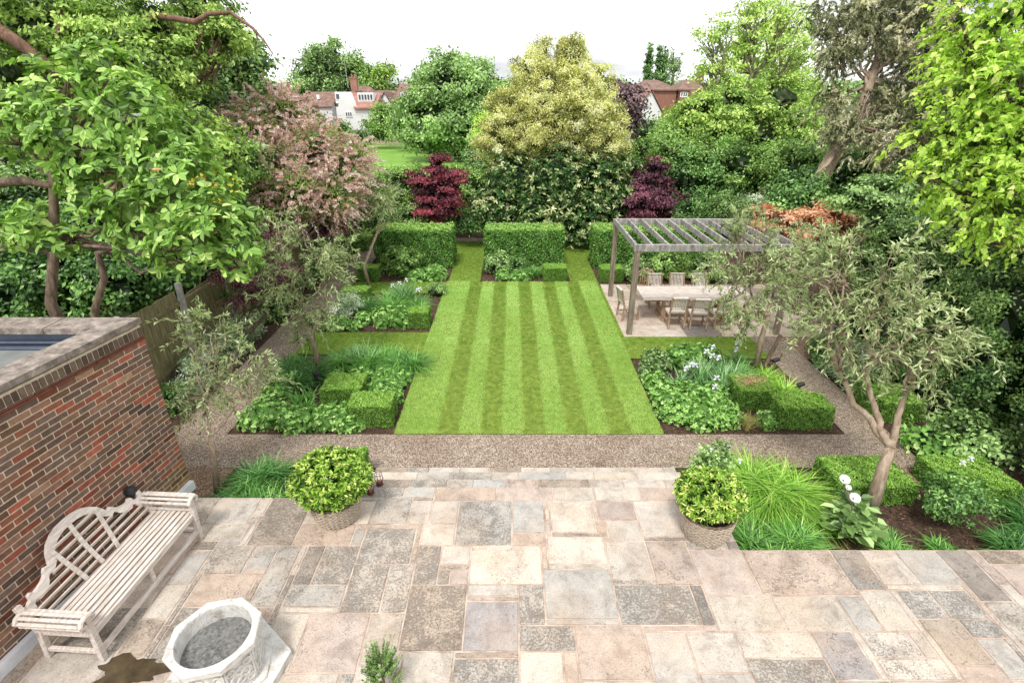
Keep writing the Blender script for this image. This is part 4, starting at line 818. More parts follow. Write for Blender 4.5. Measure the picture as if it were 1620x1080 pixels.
for (lb, x0, y0, x1, y1, h) in [
    ('flat topped clipped box block nearest the lawn corner in the near left bed', -3.1, 8.33, -2.28, 8.92, .45), ('clipped box block beside the bollard light in the near left bed', -3.8, 8.98, -3.02, 9.68, .45),
    ('small clipped box block on the lawn edge of the middle left bed', -2.78, 13.0, -2.26, 13.55, .45), ('low pale clipped box strip at the far end of the middle left bed', -5.2, 15.0, -4.4, 15.55, .35),
    ('little clipped box cube under the left hedge block', -5.2, 16.98, -4.55, 17.55, .45), ('little clipped box cube in the central bed under the middle hedge block', 1.08, 17.0, 1.85, 17.6, .45),
    ('little clipped box cube beside the rear pergola post', 3.0, 16.9, 3.75, 17.5, .45), ('clipped box block with rusty patches, left one of the pair in the near right bed', 4.5, 8.9, 5.2, 9.62, .46),
    ('overhanging clipped box block at the path corner of the near right bed', 5.02, 8.27, 6.0, 8.86, .46), ('wide flat box block behind the forked olive trunk, next to the terrace', 5.0, 6.25, 6.15, 7.0, .36),
    ('clipped box block behind the rose at the far right', 6.65, 6.2, 7.7, 7.0, .36), ('clipped box block across the right gravel path, behind the forked olive', 7.08, 8.5, 7.9, 9.3, .42),
    ('small clipped box cube behind the left wicker pot by the steps', -2.72, 6.62, -2.36, 7.04, .5)]: boxleaf('box_topiary', lb, 'box hedge', x0, y0, x1, y1, h, group=bg_)
for (lb, x0, x1) in [('tall square clipped hedge block on the left of the lawn end', -4.95, -2.16), ('tall square clipped hedge block in the middle of the lawn end', -.97, 1.85), ('tall square clipped hedge block behind the pergola', 2.98, 7.4)]:
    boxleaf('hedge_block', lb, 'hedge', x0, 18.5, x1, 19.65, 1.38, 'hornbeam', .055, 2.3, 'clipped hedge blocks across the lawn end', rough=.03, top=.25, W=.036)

rb_ = [q for q in bpy.data.objects if q.get('label', '').startswith('clipped box block with rusty')][0]; n = 900; q_ = rng.normal(size=(n, 2))*A(.17, .12)+A(4.85, 9.35)
q_ = q_[(q_[:, 0] > 4.52) & (q_[:, 0] < 5.18) & (q_[:, 1] > 8.95) & (q_[:, 1] < 9.6)]; n = len(q_); tq, nq = orient(np.tile(A(0, 0, 1.), (n, 1)), .5, -.3)
leaves('scorched_patch', np.column_stack([q_, .46+.012*rng.random(n)]), tq, nq, .028, .018, rng.random(n), M['orange'], rb_)
# ---- back of the garden
C1 = [B(560+i*38, 298+5*math.sin(i*1.7), 24.3, 30, 1, 1.1) for i in range(6)]+[BW(-6+i*1.2, 26, 1.0, .9, .8, 1.3) for i in range(6)]
shrub('back_hedge', 'loose yellow green boundary hedge below the open field, left of the variegated tree', 'hedge', C1, 'bright', .12, .07, 1.9, .4, keep=.7)
shrub('dark_hedge', 'dark green back hedge between the purple maple on the right and the brick pier', 'hedge', [B(1075+i*32, 285+14*math.sin(i*2.1), 23, 34, 1, 1.25) for i in range(7)]+[BW(6+i*1.3, 23.6, 1, .9, .8, 1.2) for i in range(7)], 'dark', .12, .075, 1.7, .42, vb=.55, jit=.45)
hl = tree('variegated_holly', 'huge domed cream and green variegated tree at the centre of the back border', 'tree', (1.9, 24.2, 0), [P(880, 260, 23), P(880, 160, 23)], .25,
     [B(875, 205, 22.6, 74), B(815, 225, 22.6, 54), B(935, 225, 22.6, 52), B(860, 145, 22.8, 52), B(915, 160, 22.8, 50), B(800, 180, 22.8, 30), B(955, 185, 22.8, 28), B(840, 105, 23, 24, 1, 1.3), B(905, 95, 23, 20, 1, 1.9), B(945, 125, 23, 22), B(862, 80, 23, 8, 1, 2.2), B(890, 72, 23, 7, 1, 2.6), B(903, 78, 23, 7, 1, 2.6), B(925, 100, 23, 7, 1, 2), B(780, 215, 22.6, 26), B(972, 225, 22.6, 24), B(838, 90, 23, 7, 1, 1.6)], 'varieg', 'bark', .12, .045, 1.9, .26, jit=.6, corek=.5, vs=.2)
rshrub('spotted_laurel', 'broad dark laurel with cream splashed leaf rosettes at the foot of the variegated tree', 'shrub', [B(810, 285, 22, 44), B(880, 290, 21.6, 52), B(950, 285, 22, 44), B(785, 330, 21.8, 36), B(850, 345, 21.4, 40), B(920, 345, 21.4, 42), B(970, 320, 22, 30), B(990, 270, 22.5, 22)], 'laurel', .20, .075, 8, .16, 1.9, .62, vb=.52, vs=.2)
acer('red_maple', 'deep red Japanese maple left of the variegated tree, brighter at its top', [B(690, 305, 21.3, 34), B(665, 285, 21.3, 20), B(718, 288, 21.3, 20), B(690, 258, 21.4, 18), B(692, 276, 21.3, 22), B(680, 325, 21.2, 26), B(710, 320, 21.2, 22)], 'maple', (-3.2, 22.9, 0), .13)
acer('purple_maple', 'dark purple Japanese maple right of the variegated tree, behind the pergola', [B(1025, 305, 22, 34), B(1005, 325, 21.8, 26), B(1055, 318, 22, 26), B(1035, 268, 22, 20), B(1015, 285, 22, 22), B(1045, 290, 22, 20)], 'maple2', (5.8, 23.5, 0), .13)
for i, (px, py, r, lf, lb) in enumerate([(735, 350, 16, 'dark', 'low dark fern like plant at the foot of the red maple'), (650, 345, 20, 'mid', 'green shrub left of the red maple foot, above the left hedge block'), (760, 330, 22, 'laurel', 'small evergreen between the red maple and the spotted laurel'),
       (1090, 340, 24, 'dark', 'dark evergreen tuft behind the pergola rafters'), (1150, 335, 26, 'mid', 'leafy shrub over the right end of the pergola rafters'), (1190, 330, 24, 'silver', 'grey leaved sprawling shrub left of the orange acer'), (1230, 345, 30, 'bright', 'light green shrub between the pergola and the brick pier')]):
    shrub('border_shrub', lb, 'shrub', [B(px, py, 21.5-.6*(i > 3), r), B(px+r*.7, py+5, 21.3-.6*(i > 3), r*.7)], lf, .11, .05, 1.8, .28)

# ---- the field and houses beyond
shrub('cherry_tree', 'tall rounded green tree standing in the field left of the variegated tree', 'tree', [B(705, 145, 50, 52), B(750, 150, 50, 44), B(685, 190, 49, 46), B(735, 200, 49, 44), B(655, 180, 50, 28), B(720, 110, 50, 20), B(700, 115, 50, 18), B(665, 215, 49, 24), B(770, 175, 50, 30)], 'mid', .32, .19, 2.0, .8, vb=.55, corek=.5)
for (px, py, r, D, lf, lb) in [(500, 212, 17, 58, 'bright', 'light green garden shrub left of the white house front, above the tamarisk'), (538, 212, 20, 62, 'mid', 'rounded shrub in front of the white gabled house'), (612, 192, 24, 62, 'bright', 'pale green tree right of the white house by the far fence'),
       (643, 195, 20, 58, 'mid', 'green bush between the pale tree and the tall field tree'), (565, 222, 14, 60, 'mid', 'dark bush against the left end of the far board fence'), (680, 232, 16, 58, 'mid', 'low bush at the foot of the tall field tree'), (745, 232, 26, 50, 'mid', 'bushes right of the tall field tree at the field edge'),
       (470, 206, 18, 50, 'bright', 'leafy shrub above the tamarisk, below the brown roof'), (780, 200, 26, 34, 'lime', 'bright lime bush peeping out left of the variegated tree'), (770, 250, 30, 30, 'mid', 'green bush behind the red maple, left of the variegated tree'), (520, 235, 18, 50, 'mid', 'low hedge bush at the left corner of the field')]:
    shrub('distant_shrub', lb, 'shrub', [B(px, py, D, r), B(px-r*.6, py+r*.3, D, r*.7), B(px+r*.6, py+r*.3, D, r*.7)], lf, .0045*D, .0028*D, 1.8, .014*D)
M['far_fence'] = nmat('pale_fence', [(.3, (.34, .27, .20)), (.7, (.52, .44, .35))], 2, .9, .2, 20)
ff = thing('field_fence', 'pale board fence at the far side of the green field', 'fence', (-23, 72, 0)); x = -23.5
while x < -7: MB().box((x+.06, 72, 0), (x+2.34, 72.06, 1.8), None, .01).build('panel', M['far_fence'], ff, world=True); MB().box((x-.06, 71.93, 0), (x+.06, 72.1, 1.95)).build('post', M['concrete'], ff, world=True); x += 2.4
M['render'] = nmat('white_render', [(.3, (.70, .70, .70)), (.7, (.82, .82, .82))], 1, .8, .1)
M['tile'] = nmat('brown_tile', [(.3, (.13, .08, .065)), (.5, (.20, .125, .10)), (.7, (.28, .19, .155))], 1.6, .85, .5, 8)
M['redtile'] = nmat('red_tile', [(.3, (.26, .12, .09)), (.5, (.34, .17, .135)), (.7, (.42, .25, .20))], 1.6, .85, .5, 8)
M['rbrick'] = nmat('house_brick', [(.3, (.26, .12, .09)), (.7, (.36, .19, .14))], 3, .9, .3, 20)
M['glass'] = nmat('window_glass', [(.3, (.04, .05, .06)), (.7, (.12, .14, .16))], .8, .15, 0, spec=.6)
M['frame'] = nmat('white_frame', [(0, (.8, .8, .8)), (1, (.84, .84, .84))], 1, .5, 0)
def gable(par, x0, x1, y0, y1, ze, zr, wall, roof, along='x', z0=0, hip=0.0, over=.25):
    MB().box((x0, y0, z0), (x1, y1, ze)).build('wall', M[wall], par, world=True); mb = MB(); o = over; gm = MB()
    if along == 'x':
        ym = (y0+y1)/2; gm.add([(x0, y0, ze), (x0, y1, ze), (x0, ym, zr-.12), (x1, y0, ze), (x1, y1, ze), (x1, ym, zr-.12)], [(0, 2, 1), (3, 4, 5), (0, 3, 5, 2), (1, 2, 5, 4)]) if hip == 0 else None
        a, b = x0-o+hip, x1+o-hip; v = [(x0-o, y0-o, ze-.1), (x1+o, y0-o, ze-.1), (b, ym, zr), (a, ym, zr), (x1+o, y1+o, ze-.1), (x0-o, y1+o, ze-.1)]
    else:
        xm = (x0+x1)/2; gm.add([(x0, y0, ze), (x1, y0, ze), (xm, y0, zr-.12), (x0, y1, ze), (x1, y1, ze), (xm, y1, zr-.12)], [(0, 1, 2), (3, 5, 4), (0, 2, 5, 3), (1, 4, 5, 2)])
        v = [(x0-o, y1+o, ze-.1), (x0-o, y0-o, ze-.1), (xm, y0-o, zr), (xm, y1+o, zr), (x1+o, y0-o, ze-.1), (x1+o, y1+o, ze-.1)]
        v = [v[0], v[1], v[2], v[3], v[4], v[5]]
    if along == 'x': fs = [(0, 1, 2, 3), (4, 5, 3, 2), (0, 3, 5), (1, 4, 2)] if hip else [(0, 1, 2, 3), (4, 5, 3, 2)]
    else: fs = [(0, 1, 2, 3), (4, 5, 3, 2)]
    v2 = [(p[0], p[1], p[2]+.14) for p in v]; n = 6; mb.add(v, fs); mb.add(v2, fs); e = [(0, 1), (1, 2), (2, 3), (3, 0), (4, 5), (5, 3), (2, 4)]
    mb.add(v+v2, [(a_, b_, b_+6, a_+6) for a_, b_ in e]); mb.build('roof', M[roof], par, world=True)
    if gm.v: gm.build('gable', M[wall], par, world=True)
def win(par, x0, x1, z0, z1, y, n=2):
    fr = MB(); w = (x1-x0)/n; fr.box((x0, y-.06, z0), (x1, y, z0+.1)); fr.box((x0, y-.06, z1-.1), (x1, y, z1))
    for i in range(n+1): xx = x0+i*w; fr.box((xx-.06, y-.07, z0), (xx+.06, y, z1))
    f = fr.build('window', M['frame'], par, world=True); g = MB().box((x0+.06, y-.02, z0+.1), (x1-.06, y-.01, z1-.1)); l = par.location; g.v = [(a-l.x, b-l.y, c-l.z) for a, b, c in g.v]; g.build('pane', M['glass'], f)
def chimney(par, x, y, z0, z1, w=1.0, mt='rbrick'):
    mb = MB(); mb.box((x-w/2, y-.4, z0), (x+w/2, y+.4, z1)); mb.box((x-w/2-.08, y-.48, z1), (x+w/2+.08, y+.48, z1+.15))
    for i in (-1, 1): mb.lathe([(.16, 0), (.13, .5)], 10, (x+i*w*.25, y, z1+.15))
    mb.build('chimney', M[mt], par, world=True)
# scale at y=88: one photo pixel is about 0.096 m; height = EYE-(py-152)*.0865
def HX(px, y): return (px-810)/FPX*(y*CP+1.5*SP)
def HZ(py, y): return EYE-(py-152)*y*CP*CP/FPX*1.09
Y = 88.
h1 = thing('white_house', 'white rendered house with a red tiled front gable and dormers beyond the field', 'house', (HX(555, Y), Y, 0))
gable(h1, HX(520, Y), HX(600, Y), Y+3, Y+11, HZ(166, Y), HZ(138, Y), 'render', 'tile', 'x', hip=3.2)
gable(h1, HX(482, Y), HX(521, Y), Y+1, Y+8, HZ(168, Y), HZ(147, Y), 'render', 'tile', 'x')
xg0, xg1 = HX(533, Y), HX(594, Y); za, ze = HZ(146, Y), HZ(192, Y)
MB().box((xg0, Y-.5, 0), (xg1, Y+3.2, HZ(168, Y))).build('wall', M['render'], h1, world=True)
mb = MB(); xa = HX(546, Y); mb.add([(xg0, Y-.52, HZ(180, Y)), (xg0+4.2, Y-.52, HZ(180, Y)), (xa+.3, Y-.52, za), (xa-.3, Y-.52, za), (xg0, Y+3, HZ(180, Y)), (xg0+4.2, Y+3, HZ(180, Y)), (xa+.3, Y+3, za), (xa-.3, Y+3, za)], [(0, 1, 2, 3), (1, 5, 6, 2), (4, 0, 3, 7), (3, 2, 6, 7)]); mb.build('gable', M['render'], h1, world=True)
mb = MB(); mb.add([(HX(562, Y), Y-.9, HZ(169, Y)), (xg1+.3, Y-.9, HZ(169, Y)), (xg1+.3, Y+3.2, HZ(147, Y)), (xa+.2, Y+3.2, HZ(147, Y)), (HX(562, Y), Y-.9, HZ(171, Y)), (xg1+.3, Y-.9, HZ(171, Y))], [(0, 1, 2, 3), (4, 5, 1, 0)]); mb.build('roof', M['redtile'], h1, world=True)
MB().box((HX(566, Y), Y+.6, HZ(162, Y)), (HX(591, Y), Y+3.4, HZ(147, Y))).build('dormer', M['render'], h1, world=True); win(h1, HX(567, Y), HX(590, Y), HZ(159, Y), HZ(149, Y), Y+.58, 5)
MB().box((HX(526, Y), Y+2.0, HZ(163, Y)), (HX(541, Y), Y+5, HZ(146, Y))).build('dormer', M['frame'], h1, world=True); win(h1, HX(527, Y), HX(540, Y), HZ(158, Y), HZ(148, Y), Y+1.98, 2)
win(h1, HX(547, Y), HX(557, Y), HZ(183, Y), HZ(175, Y), Y-.52, 3); MB().box((HX(496, Y), Y+2.0, HZ(157, Y)), (HX(500, Y), Y+2.6, HZ(150, Y))).build('skylight', M['frame'], h1, world=True)
chimney(h1, HX(552, Y), Y+4.5, HZ(142, Y), HZ(126, Y), 1.0); MB().tube([(HX(543, Y), Y+4, HZ(140, Y)), (HX(541.5, Y), Y+4, HZ(96, Y))], .05, 5).build('aerial', M['concrete'], h1, world=True)
Y = 96.
h2 = thing('row_house', 'low house with dark pitched roofs right of the white gabled house', 'house', (HX(625, Y), Y, 0))
gable(h2, HX(590, Y), HX(640, Y), Y+1, Y+8, HZ(162, Y), HZ(145, Y), 'render', 'tile', 'x'); gable(h2, HX(606, Y), HX(622, Y), Y-2, Y+4, HZ(162, Y), HZ(147, Y), 'render', 'tile', 'y'); win(h2, HX(596, Y), HX(606, Y), HZ(156, Y), HZ(149, Y), Y+.98, 3); chimney(h2, HX(630, Y), Y+4.5, HZ(148, Y), HZ(138, Y), 1.2)
h3 = thing('gabled_house', 'house with a white front half hidden behind the tall field tree', 'house', (HX(665, Y), Y-5, 0)); gable(h3, HX(640, Y), HX(690, Y), Y-5, Y+3, HZ(155, Y), HZ(136, Y), 'render', 'tile', 'x'); win(h3, HX(645, Y), HX(655, Y), HZ(154, Y), HZ(147, Y), Y-5.02, 3)
Y = 80.
h4 = thing('brown_roofed_house', 'dark brown roofed house peeping above the pink tamarisk', 'house', (HX(440, Y), Y, 0)); gable(h4, HX(418, Y), HX(470, Y), Y, Y+8, HZ(168, Y), HZ(147, Y), 'rbrick', 'tile', 'x', hip=1.5)
Y = 74.
h5 = thing('orange_gabled_house', 'house with a white gable and orange tile edge left of the spiky bare topped tree', 'house', (HX(1040, Y), Y, 0))
gable(h5, HX(1012, Y), HX(1078, Y), Y+3, Y+10, HZ(143, Y), HZ(129, Y), 'rbrick', 'tile', 'x', hip=2.0); gable(h5, HX(1004, Y), HX(1044, Y), Y-1, Y+4, HZ(176, Y), HZ(143, Y), 'render', 'redtile', 'y')
h6 = thing('tile_hung_house', 'red tile hung house with a chimney behind the right yellow green tree', 'house', (HX(1100, Y), Y, 0))
gable(h6, HX(1080, Y), HX(1130, Y), Y+2, Y+9, HZ(143, Y), HZ(129, Y), 'rbrick', 'tile', 'x', hip=1.5); win(h6, HX(1081, Y), HX(1092, Y), HZ(154, Y), HZ(146, Y), Y+1.98, 3); MB().box((HX(1094, Y), Y+1.2, HZ(155, Y)), (HX(1104, Y), Y+2.2, HZ(144, Y))).build('tile_hung_bay', M['redtile'], h6, world=True)
MB().box((HX(1080, Y), Y-1, HZ(185, Y)), (HX(1112, Y), Y+2.2, HZ(168, Y))).build('porch', M['render'], h6, world=True); chimney(h6, HX(1120, Y), Y+5, HZ(131, Y), HZ(112, Y), .9)
# far trees
for (px, py, r, lf, vz, lb) in [(492, 118, 25, 'mid', 1.6, 'tall dense far tree, left end of the slanting group behind the white house'), (525, 116, 27, 'mid', 1.45, 'dense far tree second from the left, behind the house aerial'), (558, 124, 24, 'mid', 1.3, 'dense far tree above the white house chimney'), (583, 132, 20, 'bright', 1.2, 'far tree right of the white house chimney'), (604, 132, 17, 'gold', 1.5, 'paler yellow far tree at the right end of the slanting group')]:
    shrub('far_tree', lb, 'tree', [B(px, py, 140, r, 1, vz), B(px+6, py-r*.9, 140, r*.55, 1, 1.5), B(px-7, py+r*.9, 140, r)], lf, .8, .4, 2.0, 2.0, group='dense tall trees behind the white house', vb=.55, vs=.2, corek=.45)
for (px, top, w, lb) in [(1026, 74, 6, 'leftmost slim columnar poplar on the right skyline'), (1042, 75, 4.5, 'middle columnar poplar on the right skyline'), (1051, 77, 4.5, 'columnar poplar touching the middle one on the right skyline')]:
    shrub('poplar_tree', lb, 'tree', [B(px, (top+128)/2, 120, w, 1, (128-top)/2/w), B(px, 125, 120, w*1.1, 1, 1.6)], 'dark', .40, .26, 2.6, .42, group='columnar poplars on the skyline', vb=.6)
tree('sparse_tree', 'thin half bare tree right of the columnar poplars', 'tree', tuple(P(1066, 130, 110)*A(1, 1, 0)), [P(1066, 110, 110), P(1066, 82, 110)], .25, [B(1066, 110, 110, 11, 1, 2.2), B(1062, 95, 110, 5, 1, 2.4), B(1072, 100, 110, 5, 1, 2)], 'mid', 'bark', .5, .25, .9, .8, corek=None, jit=.8)
shrub('copper_plum', 'dark purple leaved plum between the variegated tree and the white gable', 'tree', [B(978, 150, 40, 22), B(1000, 165, 40, 18), B(965, 170, 40, 20), B(985, 190, 38, 24), B(960, 145, 40, 14), B(1005, 150, 41, 12)], 'plum', .26, .16, 1.8, .6)
sky_t = []; rs = np.random.default_rng(3)
for i in range(84):
    px = -60+i*21; sky_t.append(B(px, 150-6*rs.random()-(6 if 650 < px < 1010 else 0), 190+20*rs.random(), 12+8*rs.random(), 1, .8))
tag(foliage('far_woodland', sky_t, M['mid'], None, 1.3, .8, 1.7, 3.0, corek=.8), kind='stuff')
tag(foliage('field_edge_thicket', [B(600+i*28, 206+5*rs.random(), 84, 12+5*rs.random()) for i in range(22)]+[B(990+i*26, 212+12*rs.random(), 55, 20+8*rs.random()) for i in range(26)]+[B(250+i*28, 185, 70, 24) for i in range(9)], M['mid'], None, .5, .3, 1.7, 1.2, corek=.8), kind='stuff')

shrub('distant_shrub', 'yellow green bush hiding the foot of the tile hung house', 'shrub', [B(1105, 178, 45, 26), B(1075, 190, 45, 22), B(1130, 165, 45, 22), B(1120, 195, 44, 24)], 'gold', .24, .14, 1.5, .7, corek=.5)
# ---- right side middle distance
for (px, py, r, lb) in [(1165, 95, 22, 'tall pale poplar behind the open branched tree'), (1215, 70, 22, 'second pale poplar behind the open branched tree'), (1262, 80, 24, 'pale poplar just left of the eucalyptus')]:
    shrub('pale_poplar', lb, 'tree', [B(px, py, 60, r, 1, 2.5), B(px+8, py+60, 60, r*1.3, 1, 1.6)], 'gold', .26, .15, .85, .7, group='pale poplars at the right back', corek=None, jit=.5, vb=.75)
rb = [B(1180, 70, 25, 46), B(1235, 35, 25, 40), B(1135, 60, 25, 28), B(1120, 110, 25, 24), B(1250, 90, 25, 40), B(1195, 15, 25, 36), B(1110, 170, 24.5, 30, 1, .7), B(1160, 160, 24.5, 40, 1, .8), B(1230, 160, 24.5, 46, 1, .8)]
lt = thing('open_branched_tree', 'open branched yellow green tree with many thin limbs against the sky, right of the houses', 'tree', (9.9, 25.5, 0))
trunk_mesh(lt, [A(9.9, 25.5, 0), P(1170, 245, 25), P(1178, 200, 25), P(1182, 150, 25)], .33, rb, M['bark_green'], rl=.38, nsub=9, start=.55)
foliage('crown', rb[:6], M['gold'], lt, .16, .09, .6, .36, corek=None, jit=.8, flat=.4, vb=.72); foliage('lower_crown', rb[6:]+[B(1090, 205, 24, 26), B(1140, 215, 24, 36), B(1200, 215, 24, 42), B(1255, 215, 24, 38)], M['gold'], lt, .16, .09, 1.5, .4, corek=.5, jit=.4, flat=.45, vb=.55)
shrub('thicket', 'tangled bright green shrubs below the open branched tree', 'shrub', [B(1060, 245, 23.5, 34), B(1110, 255, 23, 34), B(1165, 265, 22.5, 36), B(1225, 270, 22, 38), B(1270, 265, 21, 36), B(1060, 208, 26, 22), B(1025, 240, 25, 22)], 'bright', .13, .07, 1.7, .36, vb=.45)
eu = thing('eucalyptus_tree', 'leaning pale trunked eucalyptus with drooping grey brown foliage', 'tree', tuple(P(1252, 345, 17.5)*A(1, 1, 0)))
eb = [B(1345, 45, 16, 44), B(1320, 90, 16, 30), B(1410, 55, 16, 46), B(1470, 60, 15.5, 50), B(1480, 130, 15.5, 44), B(1425, 130, 16, 36), B(1440, 195, 15.5, 40), B(1395, 165, 16, 24), B(1330, 185, 16, 28), B(1310, 160, 16.5, 24), B(1345, 215, 16, 24), B(1400, 225, 15.5, 30), B(1480, 220, 15, 40), B(1430, 260, 15, 36), B(1380, 5, 16, 46), B(1480, -10, 15.5, 50), B(1310, 20, 16.5, 28), B(1520, 90, 15, 36)]
mb = MB(); e0 = P(1252, 345, 17.5)*A(1, 1, 0)
mb.tube([e0, P(1268, 330, 17.2), P(1300, 280, 16.8), P(1325, 235, 16.5), P(1350, 195, 16.3), P(1368, 160, 16.2), P(1376, 130, 16.2), P(1390, 90, 16.2), P(1392, 50, 16.2), P(1398, 0, 16.2)], [.28, .26, .24, .22, .19, .16, .13, .12, .10, .06], 10)
mb.tube([P(1368, 155, 16.2), P(1372, 135, 16.1), P(1369, 120, 16.1)], [.1, .07, .03], 7); mb.tube([P(1325, 235, 16.5), P(1308, 262, 16.1), P(1290, 275, 16)], [.1, .05, .02], 6)
for c, r in eb:
    s = P(1376, 130, 16.2) if c[2] > 5.5 else P(1350, 195, 16.3); q = limb(s, c, .05, 7, .08); mb.tube(q, list(np.linspace(.06, .018, 7)), 6)
    for k in range(4): mb.tube(limb(q[4], c+rnd(1)[0]*r*.8, .1, 5, .08), list(np.linspace(.02, .005, 5)), 4)
for k in range(6): a = P(1372+rng.random()*8, 140+rng.random()*20, 15.9); mb.tube(limb(a, P(1340+rng.random()*60, 190+rng.random()*40, 15.6), .25, 7, .1), list(np.linspace(.018, .005, 7)), 4)
mb.build('trunk', M['bark_pale'], eu, smooth=True, world=True)
C, O = blob_clumps([(c, r*.9) for c, r in eb], .36, 3.1, jit=.6, keep=.5); hub = np.repeat(C, 5, 0); ho = np.repeat(.45+rng.normal(size=len(C))*.25, 5); C = hub+rng.normal(size=hub.shape)*.11; O = nrm(np.repeat(O, 5, 0)*.5+rng.normal(size=hub.shape)); Pt, tp, nn, ln = sprays(C, O+A(0, 0, -.15), .30, 26, .4, side=.9)
leaves('crown', Pt, nrm(tp+A(0, 0, -.3)), nrm(nn+A(0, 0, .5)), .10*(.7+.6*rng.random(len(Pt))), .036, np.repeat(ho, 26)+rng.normal(size=len(Pt))*.18, M['euca'], eu)
M['pier'] = nmat('old_brick', [(.3, (.10, .05, .035)), (.5, (.20, .10, .065)), (.7, (.30, .17, .11))], 6, .9, .6, 30)
bw = thing('brick_garden_wall', 'old brick wall and pier half hidden by shrubs below the leaning eucalyptus', 'wall', (10.5, 20, 0)); MB().box((10.2, 20, 0), (13.2, 20.25, 2.1)).build('wall', M['pier'], bw, world=True)
pp = P(1216, 306, 21); mb = MB(); mb.box((pp[0]-.22, pp[1]-.2, 0), (pp[0]+.22, pp[1]+.24, pp[2])); mb.box((pp[0]-.28, pp[1]-.26, pp[2]), (pp[0]+.28, pp[1]+.3, pp[2]+.1)); mb.build('pier', M['pier'], bw, world=True)
shrub('ivy_mass', 'dark ivy smothering the foot of the leaning eucalyptus', 'shrub', [B(1250, 305, 18, 30), B(1262, 325, 16.4, 24), B(1240, 330, 16.4, 22), B(1290, 300, 16.2, 20), B(1285, 295, 18, 30), B(1320, 285, 17.5, 34), B(1370, 265, 17.5, 40), B(1420, 300, 17, 40), B(1340, 330, 17, 34)], 'dark', .11, .08, 1.8, .3, vb=.55)
shrub('dark_yew', 'shadowy dark evergreen between the eucalyptus and the lime tree', 'shrub', [B(1480, 290, 14, 50), B(1440, 330, 13, 40), B(1500, 200, 15, 50), B(1540, 250, 14, 60), B(1600, 150, 14, 80), B(1520, 340, 12.5, 45)], 'ivy', .10, .07, 2.2, .3, corek=.5)
acer('green_acer', 'layered green cut leaved acer between the orange acer and the lime tree', [B(1385, 315, 12.8, 36), B(1420, 300, 12.8, 28), B(1350, 320, 12.8, 24), B(1430, 335, 12.4, 32), B(1385, 345, 12.4, 28), B(1450, 365, 11.8, 26)], 'mid', (8.2, 13.5, 0), .10, 1.6)
acer('orange_acer', 'low weeping orange leaved acer beyond the pergola corner', [B(1235, 352, 14.5, 24), B(1275, 362, 14.3, 28), B(1315, 350, 14.3, 24), B(1340, 358, 14.3, 16), B(1270, 380, 14.1, 22), B(1215, 345, 14.6, 16), B(1310, 372, 14.2, 18)], 'orange', (8.2, 14.0, 0), .13, 1.7, corek=.6)
# lime tree: big hanging leaves
lm = thing('lime_tree', 'bright lime green tree with large hanging leaves filling the upper right corner', 'tree', (10.5, 9.5, 0))
lb_ = [B(1560, 50, 7.8, 62), B(1610, 20, 7.5, 60), B(1600, 120, 7.4, 62), B(1530, 140, 7.6, 42), B(1500, 205, 7.6, 34), B(1455, 205, 7.7, 22), B(1550, 215, 7.4, 52), B(1605, 230, 7.2, 60), B(1560, 300, 7.2, 46), B(1500, 280, 7.4, 34), B(1600, 330, 7.0, 50), B(1545, 350, 7.1, 30), B(1455, 285, 7.6, 16), B(1530, 90, 7.8, 30), B(1640, 150, 7, 70), B(1640, 280, 7, 60), B(1520, 30, 8, 26)]
trunk_mesh(lm, [A(10.5, 9.5, 0), A(10.2, 9.3, 3.5), A(9.6, 9, 6.0)], .25, lb_, M['bark'], nsub=5, rl=.18, start=.6)
C, O = blob_clumps(lb_, .12, 1.6, jit=.45, keep=.6); Pt, tp, nn, ln = sprays(C, O+rng.normal(size=C.shape)*.4, .32, 9, .25, side=.8)
T_HEART = (A([0, 0, 0], [.12, .48, .03], [.5, .46, .05], [1, 0, -.14], [.5, -.46, .05], [.12, -.48, .03]).reshape(6, 3), [(0, 1, 2, 3), (0, 3, 4, 5)])
tp = nrm(tp+rng.normal(size=tp.shape)*.25+A(0, 0, -.4)); nn = nrm(nn*.5+np.repeat(O, 9, 0)*.5+A(0, 0, .6)); leaves('crown', Pt, tp, nn, .095*(.5+.7*rng.random(len(Pt))), .066*(.5+.7*rng.random(len(Pt))), np.repeat(.5+rng.normal(size=len(C))*.17, 9)+rng.normal(size=len(Pt))*.17, M['lime'], lm, T_HEART, core(lb_, .28))
twigs('branches', ln, .005, M['bark'], lm)
for i, (x, y, r, h, lb) in enumerate([(9.15, 6.6, .95, 4.2, 'dark ivy clad evergreen column nearest the camera on the right edge'), (8.95, 8.5, .85, 4.0, 'middle dark ivy clad evergreen column on the right boundary'), (8.9, 10.3, .8, 3.7, 'farthest dark ivy clad evergreen column, behind the big olive'), (9.1, 12.0, .85, 3.2, 'dark evergreen mound at the far end of the right ivy columns')]):
    shrub('evergreen_column', lb, 'hedge', [BW(x, y, h*.28, r, r, h*.3), BW(x+.05, y, h*.6, r*1.0, r*1.02, h*.28), BW(x, y, h*.86, r*.85, r*.85, h*.2)], 'ivy', .06, .038, 3.0, .2, group='dark evergreens on the right boundary', corek=.68, jit=.3, vb=.58)
